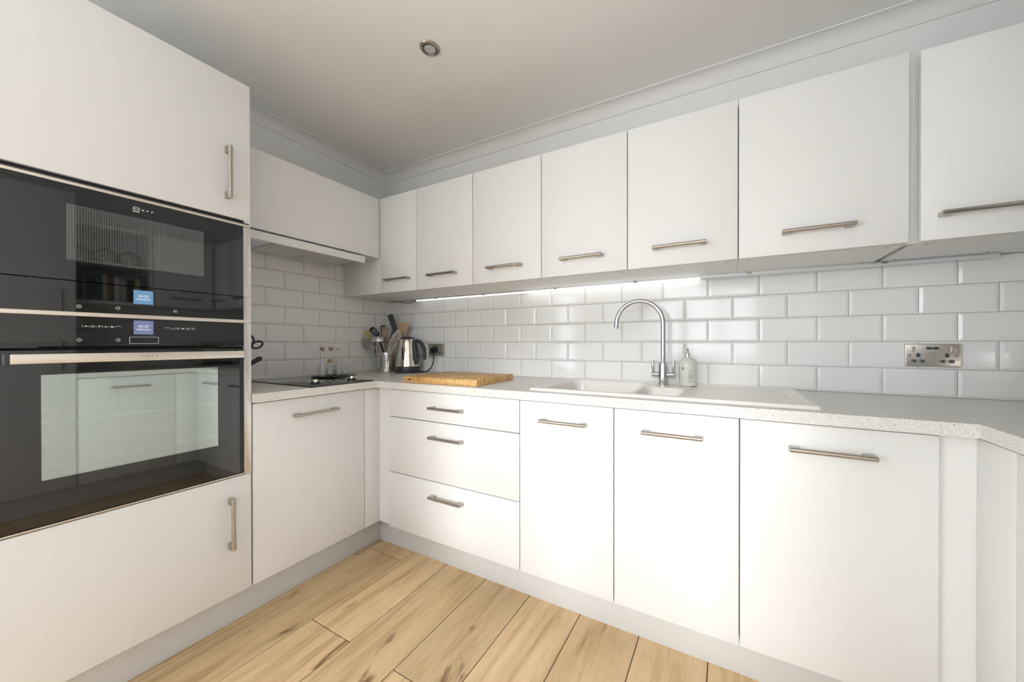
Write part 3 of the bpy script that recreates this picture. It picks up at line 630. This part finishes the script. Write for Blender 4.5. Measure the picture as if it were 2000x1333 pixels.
def flask(lab, loc, prof, stop=None, cork=None, twine=None):
    f_ = thing('glass_flask', lab, 'flask', (*loc, FZ), 0, 'clear glass flasks on the tray'); pr = shell(prof); pr = [(0.0006, prof[0][1])] + pr + [(0.0006, prof[0][1] + 0.0014)]
    MB().lathe(pr, 28, closed=False).build('flask_body', 'glass', f_)
    top = prof[-1][1]; r = prof[-1][0]
    if cork: MB().lathe([(r - 0.003, top - 0.012), (r - 0.0018, top), (r + 0.001, top + 0.001), (r + 0.001, top + 0.010)], 16).build('cork', 'cork', f_)
    if twine:
        b = MB()
        for q in range(3): b.tube([((twine + 0.0015) * math.cos(a), (twine + 0.0015) * math.sin(a), top - 0.010 + q * 0.004) for a in [2 * PI * i / 14 for i in range(14)]], 0.0020, 5, True)
        b.build('twine', 'twine', f_)
    return f_
cone = lambda R, H, r, hb_, lip: [(R * 0.8, 0), (R, 0.004), (R * 0.98, 0.012), (r + 0.001, hb_), (r, hb_ + 0.012), (r, H - 0.003), (r + lip, H)]
flask('conical glass flask with cork stopper at the hob knob end of the tray', (0.165, -0.592), cone(0.026, 0.155, 0.0085, 0.075, 0.003), cork=True)
flask('small round glass flask with a twine-tied neck', (0.228, -0.588), [(0.012, 0), (0.021, 0.005), (0.026, 0.020), (0.023, 0.038), (0.011, 0.052), (0.0085, 0.060), (0.0085, 0.085), (0.010, 0.088)], cork=True, twine=0.010)
flask('conical glass flask with cork stopper in the middle of the tray', (0.138, -0.525), cone(0.027, 0.155, 0.0095, 0.075, 0.003), cork=True)
flask('open conical glass flask with a wide flat lip', (0.213, -0.528), cone(0.029, 0.157, 0.009, 0.080, 0.007))
flask('round-bellied glass flask with a slim open neck', (0.152, -0.470), [(0.014, 0), (0.026, 0.006), (0.035, 0.022), (0.035, 0.036), (0.028, 0.054), (0.013, 0.066), (0.0085, 0.074), (0.0080, 0.136), (0.0095, 0.140)])

# ------------------------------------------------------------------ knife block with scissors (mostly hidden by the tower)
kb = MB().prism([(-0.045, 0), (0.055, 0), (0.055, 0.06), (0.01, 0.16), (-0.045, 0.13)], -0.045, 0.045, 'x').build('knife_block', 'wood_dark', None, (0.22, -1.045, ZT + 0.0006)); tag(kb, 'dark wooden knife block tucked behind the oven tower on the worktop', 'knife block')
sc = thing('scissors', 'black-handled scissors standing in the knife block behind the oven tower', 'scissors', (0.245, -1.02, 1.02))
for cy, cz, ry, rz_ in ((0.062, 0.072, 0.024, 0.016), (0.030, 0.095, 0.018, 0.022)):
    b = MB(); b.tube([(0.004, cy + ry * math.cos(a) * 0.9 - rz_ * math.sin(a) * 0.3, cz + rz_ * math.sin(a) * 0.9 + ry * math.cos(a) * 0.35) for a in [2 * PI * i / 22 for i in range(22)]], 0.0048, 8, True)
    b.tube([(0.004, cy - ry * 0.85, cz - ry * 0.35), (0.003, 0.012, 0.048), (0.0, -0.002, 0.020)], [0.005, 0.006, 0.006], 8); b.build('finger_loop', 'black_plastic', sc)
MB().tube([(0.0, -0.002, 0.022), (0.0, -0.014, -0.020)], 0.005, 8, flat=0.4).build('blade', 'steel', sc)
kn = MB().tube([(0.262, -1.02, 0.985), (0.262, -0.985, 1.008), (0.262, -0.955, 1.026), (0.262, -0.946, 1.030)], [0.008, 0.010, 0.0115, 0.006], 12).build('kitchen_knife', 'black_plastic'); tag(kn, 'black knife handle slanting out of the block below the scissors', 'knife')

# ------------------------------------------------------------------ chopping board
cb = thing('chopping_board', 'thick bamboo chopping board lying on the worktop near the kettle', 'chopping board', (0.990, -0.366, ZT + 0.0005), 0.055)
bx(-0.222, 0.222, -0.174, 0.174, 0, 0.031).build('board', 'bamboo', cb, bevel=0.002)
b = MB(); b.prism([(-0.184 + 0.012 * math.cos(a), 0.0165 + 0.004 * math.sin(a)) for a in [2 * PI * i / 14 for i in range(14)]], -0.1745, -0.1739, 'y'); b.prism([(-0.196, 0.012), (-0.178, 0.0215), (-0.170, 0.0225), (-0.174, 0.0155)], -0.1746, -0.1738, 'y'); b.build('branded_mark', 'print_dark', cb)

# ------------------------------------------------------------------ kettle, cord, sockets
KX, KY = 0.314, -0.098
kt = thing('kettle', 'polished steel cordless kettle with charcoal handle and base', 'kettle', (KX, KY, ZT + 0.0005))
MB().lathe([(0.078, 0), (0.0805, 0.004), (0.0805, 0.014), (0.077, 0.016)], 36).build('power_base', 'charcoal', kt)
MB().lathe([(0.076, 0.0165), (0.077, 0.018), (0.0757, 0.044)], 36).build('skirt', 'charcoal', kt)
MB().lathe([(0.0747, 0.0442), (0.073, 0.075), (0.0655, 0.140), (0.0580, 0.195), (0.0535, 0.220), (0.050, 0.226)], 48).build('jug', 'polished', kt)
MB().lathe([(0.049, 0.2265), (0.048, 0.230), (0.040, 0.238), (0.022, 0.243), (0.006, 0.244)], 36).build('lid', 'charcoal', kt)
ha = 0.10
def hp(r, z): return (r * math.cos(ha), r * math.sin(ha) * 0.6, z)
MB().tube([hp(0.058, 0.213), hp(0.080, 0.215), hp(0.105, 0.208), hp(0.128, 0.190), hp(0.142, 0.160), hp(0.147, 0.125), hp(0.147, 0.090)], [0.010, 0.012, 0.0125, 0.0125, 0.0125, 0.0115, 0.010], 14, flat=1.15).build('handle', 'charcoal', kt)
MB().tube([hp(0.060, 0.214), hp(0.068, 0.175), hp(0.075, 0.125), hp(0.081, 0.085), hp(0.083, 0.055)], [0.010, 0.014, 0.014, 0.012, 0.004], 12, flat=1.3).build('handle_spine', 'charcoal', kt)
b = MB(); b.box(-0.004, 0.004, -0.0015, 0.0015, 0.085, 0.175); gm = b.build('level_gauge', 'black_glass', kt, (0.028, -0.0600, 0), (0.128, 0, 0.42))
MB().tube([(-0.05, -0.030, 0.213), (-0.066, -0.040, 0.211), (-0.072, -0.044, 0.219)], [0.012, 0.010, 0.005], 12).build('spout', 'polished', kt)
MB().tube([(0.080, 0.018, 0.009), (0.098, 0.030, 0.004), (0.130, 0.045, 0.008), (0.160, 0.050, 0.030), (0.178, 0.055, 0.065), (0.178, 0.060, 0.105), (0.166, 0.066, 0.132)], 0.0042, 8).build('power_cord', 'black_plastic', kt)
MB().tube([(0.165, 0.098 - 0.0125, 0.155), (0.165, 0.098 - 0.040, 0.152)], [0.024, 0.019], 18).build('plug', 'black_plastic', kt)
def socket(lab, x0, x1, z0, z1, usb):
    s_ = thing('double_socket', lab, 'socket', ((x0 + x1) / 2, -0.0016, (z0 + z1) / 2)); W, H = (x1 - x0) / 2, (z1 - z0) / 2
    MB().prism(rrect(-W, W, -H, H, 0.004, 3), -0.009, 0.0, 'y').build('face_plate', 'plate', s_, bevel=0.002)
    f_ = -0.009
    for sg in (-1, 1):
        bx(sg * 0.0525 - 0.006, sg * 0.0525 + 0.006, f_ - 0.004, f_ + 0.002, 0.012, 0.032).build('rocker_switch', 'plate', s_, bevel=0.0012)
        b = MB().prism(rrect(-0.0065, 0.0065, -0.008, 0.008, 0.0035, 3), f_ - 0.0006, f_ + 0.001, 'y'); q = b.build('earth_insert', 'grey_insert', s_, (sg * 0.0375, 0, 0.000)); bx(-0.0022, 0.0022, f_ - 0.0009, f_ - 0.0005, -0.005, 0.005).build('pin_hole', 'dark_gap', q)
        for dx in (-0.011, 0.011):
            b = MB().prism(rrect(-0.0082, 0.0082, -0.0062, 0.0062, 0.003, 3), f_ - 0.0006, f_ + 0.001, 'y'); q = b.build('pin_insert', 'grey_insert', s_, (sg * 0.0375 + dx, 0, -0.0215)); bx(-0.0035, 0.0035, f_ - 0.0009, f_ - 0.0005, -0.002, 0.002).build('pin_hole', 'dark_gap', q)
        MB().tube([(sg * 0.0605, f_ - 0.001, 0.0), (sg * 0.0605, f_ + 0.001, 0.0)], 0.0035, 12).build('screw', 'chrome', s_)
    if usb:
        q = MB().prism(rrect(-0.0175, 0.0175, 0.021, 0.0305, 0.002, 2), f_ - 0.0006, f_ + 0.001, 'y').build('usb_module', 'grey_insert', s_)
        for sg in (-1, 1): bx(sg * 0.0085 - 0.0065, sg * 0.0085 + 0.0065, f_ - 0.001, f_ - 0.0005, 0.0235, 0.028).build('usb_port', 'dark_gap', q)
        for k_ in range(2): bx(-0.009, 0.009, f_ - 0.0004, f_, 0.010 - 0.006 * k_, 0.0115 - 0.006 * k_).build('printed_line', 'grey_insert', s_)
    return s_
socket('brushed steel double socket with two ports, on the tiles under the end wall cabinet', 2.812, 2.958, 1.011, 1.095, True)
socket('brushed steel double socket behind the kettle, with a black plug in it', 0.417, 0.560, 1.013, 1.097, False)

# ------------------------------------------------------------------ utensil holder and utensils
UX, UY, UR, UH = 0.120, -0.105, 0.060, 0.136
uh = thing('utensil_holder', 'perforated steel utensil pot in the corner beside the kettle', 'pot', (UX, UY, ZT + 0.0005))
MB().lathe([(0.0006, 0), (UR - 0.002, 0), (UR, 0.002), (UR, UH), (UR + 0.001, UH + 0.001), (UR - 0.0015, UH), (UR - 0.0015, 0.003), (0.0006, 0.003)], 40).build('pot_body', 'steel', uh)
b = MB()
for q in range(12):
    a = 2 * PI * q / 12 + 0.12
    for r_ in range(6):
        z = 0.030 + 0.016 * r_; rr = UR + 0.0003; hc = Vector((rr * math.cos(a), rr * math.sin(a), z)); tn = Vector((-math.sin(a), math.cos(a), 0))
        b.add([hc + tn * (0.0050 * math.cos(t_)) + Vector((0, 0, 0.0050 * math.sin(t_))) for t_ in [2 * PI * i / 10 for i in range(10)]], [tuple(range(10))])
ho = b.build('perforations', 'dark_gap', uh); ho['kind'] = 'stuff'
ZU = ZT + 0.004
def utensil(name, lab, cat, b, m_):
    return tag(b.build(name, m_), lab, cat)
def flat_blade(b, c, up, side, outline, th):
    """outline: (s, t) along side/up, solid of thickness th"""
    c, up, side = Vector(c), Vector(up).normalized(), Vector(side); side = (side - up * side.dot(up)).normalized(); n = up.cross(side)
    k_ = len(outline); vs = [c + side * s_ + up * t_ + n * (th / 2 * sg) for sg in (-1, 1) for s_, t_ in outline]
    return b.add(vs, [tuple(range(k_)), tuple(range(2 * k_ - 1, k_ - 1, -1))] + [(i, (i + 1) % k_, k_ + (i + 1) % k_, k_ + i) for i in range(k_)])
CS = Vector((0.88, 0.47, 0))      # across the line of sight
def oval(rx, ry, cy=0, n=18): return [(rx * math.cos(2 * PI * i / n), cy + ry * math.sin(2 * PI * i / n)) for i in range(n)]
# tall black angled spatula
b = MB(); b.tube([(0.128, -0.112, ZU + 0.01), (0.150, -0.096, 1.06), (0.158, -0.092, 1.155)], [0.006, 0.0075, 0.009], 10)
flat_blade(b, (0.157, -0.092, 1.145), (0.05, 0.02, 0.6), CS, [(-0.012, -0.02), (0.012, -0.02), (0.018, 0.03), (0.02, 0.05), (-0.008, 0.035)], 0.006)
flat_blade(b, (0.178, -0.082, 1.185), (-0.36, -0.10, 1.0), CS, [(-0.018, 0), (0.018, 0.006), (0.020, 0.115), (0.012, 0.125), (-0.012, 0.125), (-0.018, 0.118)], 0.004)
utensil('spatula', 'tall charcoal spatula with an angled blade, highest in the steel pot', 'spatula', b, 'charcoal')
# round wooden spoon with printed face
b = MB(); b.tube([(0.150, -0.125, ZU + 0.01), (0.190, -0.108, 1.05), (0.232, -0.092, 1.165)], [0.005, 0.0055, 0.007], 10)
flat_blade(b, (0.255, -0.085, 1.200), (0.30, 0.1, 1), CS, oval(0.034, 0.047), 0.008)
sp = thing('wooden_spoon', 'round-headed wooden spoon with dotted print, above the kettle lid', 'spoon'); b.build('spoon_body', 'wood', sp)
b = MB(); up = Vector((0.30, 0.1, 1)).normalized(); side = (CS - up * CS.dot(up)).normalized(); n_ = up.cross(side); n_ = n_ if n_.y < 0 else -n_
for s_, t_ in ((0.0, 0.012), (-0.012, 0.0), (0.012, 0.004), (-0.004, -0.014), (0.010, 0.022), (-0.012, 0.020)):
    c_ = Vector((0.255, -0.085, 1.200)) + side * s_ + up * t_ + n_ * 0.0043; b.add([c_ + side * (0.004 * math.cos(a)) + up * (0.004 * math.sin(a)) for a in [2 * PI * i / 8 for i in range(8)]], [tuple(range(8))])
b.build('printed_dots', 'wood_dark', sp)
b = MB(); b.tube([(0.122, -0.130, ZU + 0.01), (0.170, -0.120, 1.05), (0.186, -0.112, 1.10)], [0.005, 0.006, 0.008], 10); flat_blade(b, (0.198, -0.105, 1.135), (0.25, 0.05, 1), CS, oval(0.024, 0.045), 0.006)
utensil('wooden_spoon', 'dark plain wooden spoon between the spatula and the whisk', 'spoon', b, 'wood_dark')
# whisk
wh = thing('whisk', 'balloon whisk with cream wires leaning over the kettle', 'whisk', (0.150, -0.140, ZU + 0.01))
ax = Vector((0.100, 0.010, 0.165)); base_ = Vector((0.022, 0.0, 0.105)); sd = Vector((0.80, 0.25, -0.48)).normalized(); nn = ax.normalized().cross(sd)
for q in range(5):
    a = PI * q / 5; dr = sd * math.cos(a) + nn * math.sin(a); pp = []
    for i in range(21):
        t_ = 2 * PI * (i / 20.0); h_ = (1 - math.cos(t_)) / 2; pp.append(base_ + ax * h_ + dr * (0.030 * math.sin(t_) * (0.55 + 0.55 * h_)))
    MB().tube(pp, 0.0019, 6).build('wire', 'white_wire', wh)
MB().tube([(0, 0, 0), base_ + ax * 0.03], [0.005, 0.006], 10).build('whisk_handle', 'steel', wh)
# wooden stirrer with a hanging hole
b = MB(); b.tube([(0.120, -0.090, ZU + 0.01), (0.120, -0.105, 1.04), (0.112, -0.110, 1.10)], [0.006, 0.006, 0.007], 10, flat=0.6)
flat_blade(b, (0.108, -0.112, 1.10), (-0.04, -0.01, 0.5), CS, [(-0.008, -0.01), (0.008, -0.01), (0.015, 0.06), (0.013, 0.115), (-0.013, 0.115), (-0.015, 0.06)], 0.006)
ws = thing('wooden_stirrer', 'flat wooden stirrer with a hanging hole, left of the tall spatula', 'stirrer'); b.build('stirrer_body', 'wood', ws)
up = Vector((-0.04, -0.01, 0.5)).normalized(); c_ = Vector((0.108, -0.112, 1.10)) + up * 0.100; side = (CS - up * CS.dot(up)).normalized(); n_ = up.cross(side); n_ = n_ if n_.y < 0 else -n_
MB().add([c_ + n_ * 0.0033 + side * (0.004 * math.cos(a)) + up * (0.005 * math.sin(a)) for a in [2 * PI * i / 10 for i in range(10)]], [tuple(range(10))]).build('hanging_hole', 'dark_gap', ws)
# black slotted spoon / slotted turner
def slotted(name, lab, cat, root, neck, c, up, w_, h_, slots):
    b = MB(); b.tube([root, neck, Vector(c) - Vector(up).normalized() * (h_ * 0.9)], [0.005, 0.006, 0.006], 10)
    up = Vector(up).normalized(); side = (CS - up * CS.dot(up)).normalized(); n_ = up.cross(side); b2 = MB()
    k_ = slots + 1; bar = 2 * w_ / (2 * slots + 1)
    for i in range(slots + 1):
        s0 = -w_ + i * 2 * bar; tt = h_ * (1 - 0.25 * abs((i - slots / 2) / (slots / 2)) ** 2); flat_blade(b, c, up, side, [(s0, -tt), (s0 + bar, -tt), (s0 + bar, tt), (s0, tt)], 0.004)
    flat_blade(b, c, up, side, [(-w_, h_ * 0.70), (w_, h_ * 0.70), (w_ * 0.7, h_), (-w_ * 0.7, h_)], 0.0042); flat_blade(b, c, up, side, [(-w_ * 0.5, -h_), (w_ * 0.5, -h_), (w_, -h_ * 0.65), (-w_, -h_ * 0.65)], 0.0042)
    return utensil(name, lab, cat, b, 'black_plastic')
slotted('slotted_spoon', 'black slotted spoon leaning over the steel ladle', 'spoon', (0.140, -0.085, ZU + 0.01), (0.100, -0.135, 1.07), (0.058, -0.158, 1.178), (-0.75, -0.3, 0.75), 0.021, 0.038, 3)
slotted('slotted_turner', 'black slotted turner standing behind the steel ladle', 'turner', (0.150, -0.100, ZU + 0.01), (0.105, -0.100, 1.08), (0.075, -0.098, 1.192), (-0.10, 0.0, 1.0), 0.019, 0.035, 3)
# steel ladle hung on the pot rim, bowl upwards-down
ld = thing('ladle', 'steel ladle with domed bowl hooked on the front of the pot', 'ladle', (0.104, -0.160, 1.115))
MB().lathe([(0.050, -0.006), (0.0515, 0.0), (0.050, 0.012), (0.043, 0.026), (0.026, 0.034), (0.004, 0.036), (0.003, 0.034), (0.025, 0.032), (0.041, 0.024), (0.048, 0.011), (0.049, -0.006)], 32).build('bowl', 'steel', ld, rot=(0.05, -0.06, 0))
MB().tube([(-0.012, -0.012, 0.0), (-0.014, -0.010, -0.060), (-0.006, -0.006, -0.110), (0.008, -0.012, -0.150), (0.012, -0.014, -0.185)], 0.0032, 10).build('stem', 'chrome', ld)
MB().tube([(-0.030, -0.004, 0.0), (-0.030, -0.004, -0.085)], 0.006, 10).build('grip', 'black_plastic', ld)
MB().tube([(0.004, -0.010, 0.002), (0.014, -0.002, -0.080)], 0.0028, 8).build('hook', 'chrome', ld)
# yellow brush and clear spoons leaning to the wall
b = MB(); b.tube([(0.110, -0.125, ZU + 0.01), (0.078, -0.155, 1.05), (0.045, -0.185, 1.140)], [0.005, 0.005, 0.006], 10); flat_blade(b, (0.043, -0.187, 1.135), (-0.3, -0.12, 0.6), CS, [(-0.010, 0), (0.010, 0), (0.022, 0.055), (-0.016, 0.060)], 0.008)
utensil('pastry_brush', 'yellow pastry brush leaning out of the pot towards the side wall', 'brush', b, 'yellow')
b = MB(); b.tube([(0.105, -0.115, ZU + 0.01), (0.075, -0.170, 1.035), (0.050, -0.205, 1.07)], [0.004, 0.004, 0.005], 10); flat_blade(b, (0.042, -0.215, 1.095), (-0.35, -0.10, 0.8), CS, oval(0.022, 0.042), 0.006)
utensil('plastic_spoon', 'clear smoky plastic spoon drooping left of the ladle', 'spoon', b, 'plastic_clear')
b = MB(); b.tube([(0.130, -0.130, ZU + 0.01), (0.085, -0.160, 1.05), (0.030, -0.205, 1.185)], [0.004, 0.004, 0.0035], 8); b.lathe([(0.003, 0), (0.005, 0.003), (0.003, 0.007)], 10, (0.030, -0.205, 1.183))
utensil('skewer', 'thin pale wooden skewer leaning furthest towards the side wall', 'skewer', b, 'wood')

# ------------------------------------------------------------------ under-cabinet lights
lab3 = ('slim strip light under the wall cabinets beside the corner, with a dark cable', 'lit white strip light under the wall cabinets above the sink', 'slim aluminium strip light under the wall cabinets above the double socket')
for i, (x0, x1) in enumerate(((0.335, 1.199), (1.201, 2.119), (2.121, 3.035))):
    s_ = thing('strip_light', lab3[i], 'light', (x0, -0.036, 1.4035)); ln = x1 - x0
    bx(0, ln, -0.010, 0.010, -0.006, -0.0002).build('housing', 'alu', s_)
    MB().prism([(-0.010, -0.0062), (0.010, -0.0062), (0.009, -0.0145), (-0.004, -0.0165), (-0.010, -0.012)], 0.002, ln - 0.002, 'x').build('diffuser', ('led_dim', 'led_on', 'led_off')[i], s_)
    for c_ in (0.18, ln - 0.30): bx(c_, c_ + 0.018, -0.0112, 0.0105, -0.009, -0.0003).build('clip', 'nickel', s_)
    if i == 0: MB().tube([(0.004, 0.004, -0.006), (-0.030, 0.006, -0.013), (-0.075, 0.008, -0.020), (-0.125, 0.008, -0.018), (-0.190, 0.008, -0.007), (-0.255, 0.006, -0.004)], 0.0026, 8).build('cable', 'charcoal', s_)

# ------------------------------------------------------------------ ceiling downlight
dl = thing('downlight', 'round brushed nickel recessed downlight in the ceiling, switched off', 'light', (1.123, -0.718, ZC))
MB().lathe([(0.0415, 0.0), (0.0415, -0.002), (0.039, -0.005), (0.030, -0.0065), (0.0285, -0.004), (0.0285, -0.0002)], 40).build('bezel', 'nickel', dl)
MB().lathe([(0.0284, -0.0004), (0.0284, -0.0030), (0.0262, -0.0030), (0.0262, -0.0004)], 36).build('shadow_gap', 'dark_gap', dl)
MB().lathe([(0.0260, -0.0004), (0.0260, -0.0065), (0.0235, -0.0075), (0.0225, -0.0045), (0.0225, -0.0004)], 36).build('inner_ring', 'nickel', dl)
lens = MB().lathe([(0.0224, -0.0004), (0.0224, -0.0035), (0.018, -0.0045), (0.004, -0.0048)], 30).build('lens', 'led_off', dl)
for q in range(7):
    a = 2 * PI * q / 6; rr = 0.0 if q == 6 else 0.012; MB().lathe([(0.0050, 0), (0.0046, -0.002), (0.001, -0.003)], 12).build('led_cell', 'alu', lens, (rr * math.cos(a), rr * math.sin(a), -0.0045))

# ------------------------------------------------------------------ things seen only mirrored in the oven glass
ts = thing('toaster', 'cream and steel toaster on the side worktop, mirrored in the oven panel', 'toaster', (3.225, -0.262, ZT + 0.0005), 0.0)
MB().prism(rrect(-0.085, 0.085, 0.012, 0.195, 0.045, 6), -0.12, 0.12, 'y').build('body', 'polished', ts)
for s_ in (-1, 1): MB().prism(rrect(-0.088, 0.088, 0.008, 0.199, 0.048, 6), s_ * 0.121 - (0.03 if s_ < 0 else 0), s_ * 0.121 + (0.03 if s_ > 0 else 0), 'y').build('end_cap', 'cream', ts, bevel=0.004)
b = MB(); b.box(-0.075, 0.075, -0.14, 0.14, 0, 0.010); b.build('foot', 'black_plastic', ts); bx(-0.022, 0.022, -0.172, -0.152, 0.11, 0.125).build('lever', 'black_plastic', ts)
for sx in (-0.032, 0.032): bx(sx - 0.014, sx + 0.014, -0.10, 0.10, 0.1945, 0.1958).build('slot', 'dark_gap', ts)
cols = ['dark grey', 'cream', 'black', 'pale grey', 'white', 'brown', 'cream', 'teal', 'dark green', 'grey', 'black']
rgb = {'dark grey': (.09, .09, .09), 'cream': (.6, .54, .42), 'black': (.02, .02, .02), 'pale grey': (.45, .45, .43), 'white': (.75, .74, .7), 'brown': (.2, .11, .06), 'teal': (.03, .17, .17), 'dark green': (.03, .1, .06), 'grey': (.2, .2, .2)}
y = -0.765
M['page'] = mat('book_pages', (0.74, 0.70, 0.60), 0.8)
for i, c_ in enumerate(cols):
    if 'book_' + c_ not in M: M['book_' + c_] = mat('book_cover_' + c_, rgb[c_], 0.5)
    th = 0.020 + 0.012 * random.random(); h_ = 0.185 + 0.035 * random.random(); lean = 0.10 if i < 10 else 0.0
    bk = thing('book', '%s book leaning on the open shelf, number %s along from the closed wall cabinet' % (c_, ('one two three four five six seven eight nine ten eleven'.split())[i]), 'book', (3.06, y, 1.4132), 0, 'books on the open shelf')
    b = MB(); b.box(0, 0.15, 0, 0.002, 0, h_); b.box(0, 0.15, -th, -th + 0.002, 0, h_); b.box(-0.002, 0, -th, 0.002, 0, h_); cv = b.build('cover', 'book_' + c_, bk)
    bx(0.0005, 0.145, -th + 0.0022, -0.0002, 0.003, h_ - 0.003).build('pages', 'page', bk)
    y -= th + 0.0075
for i, (yy, zz, r) in enumerate(((-0.83, 1.707, 0.062), (-0.955, 1.707, 0.062), (-1.075, 1.707, 0.056))):
    b = MB(); hx_ = [(3.15, yy + r * math.cos(PI / 3 * k_ + PI / 6), zz + r + r * math.sin(PI / 3 * k_ + PI / 6)) for k_ in range(6)]; bk_ = [(p_[0] + 0.06, p_[1], p_[2]) for p_ in hx_]
    b.tube(hx_, 0.003, 6, True); b.tube(bk_, 0.003, 6, True)
    for p_, q_ in zip(hx_, bk_): b.tube([p_, q_], 0.003, 6)
    o_ = b.build('hexagon_ornament', 'black_plastic'); tag(o_, 'black hexagonal wire ornament on the upper open shelf, %s one along from the closed cabinet' % ('first', 'second', 'third')[i], 'ornament', 'hexagon ornaments on the shelf')
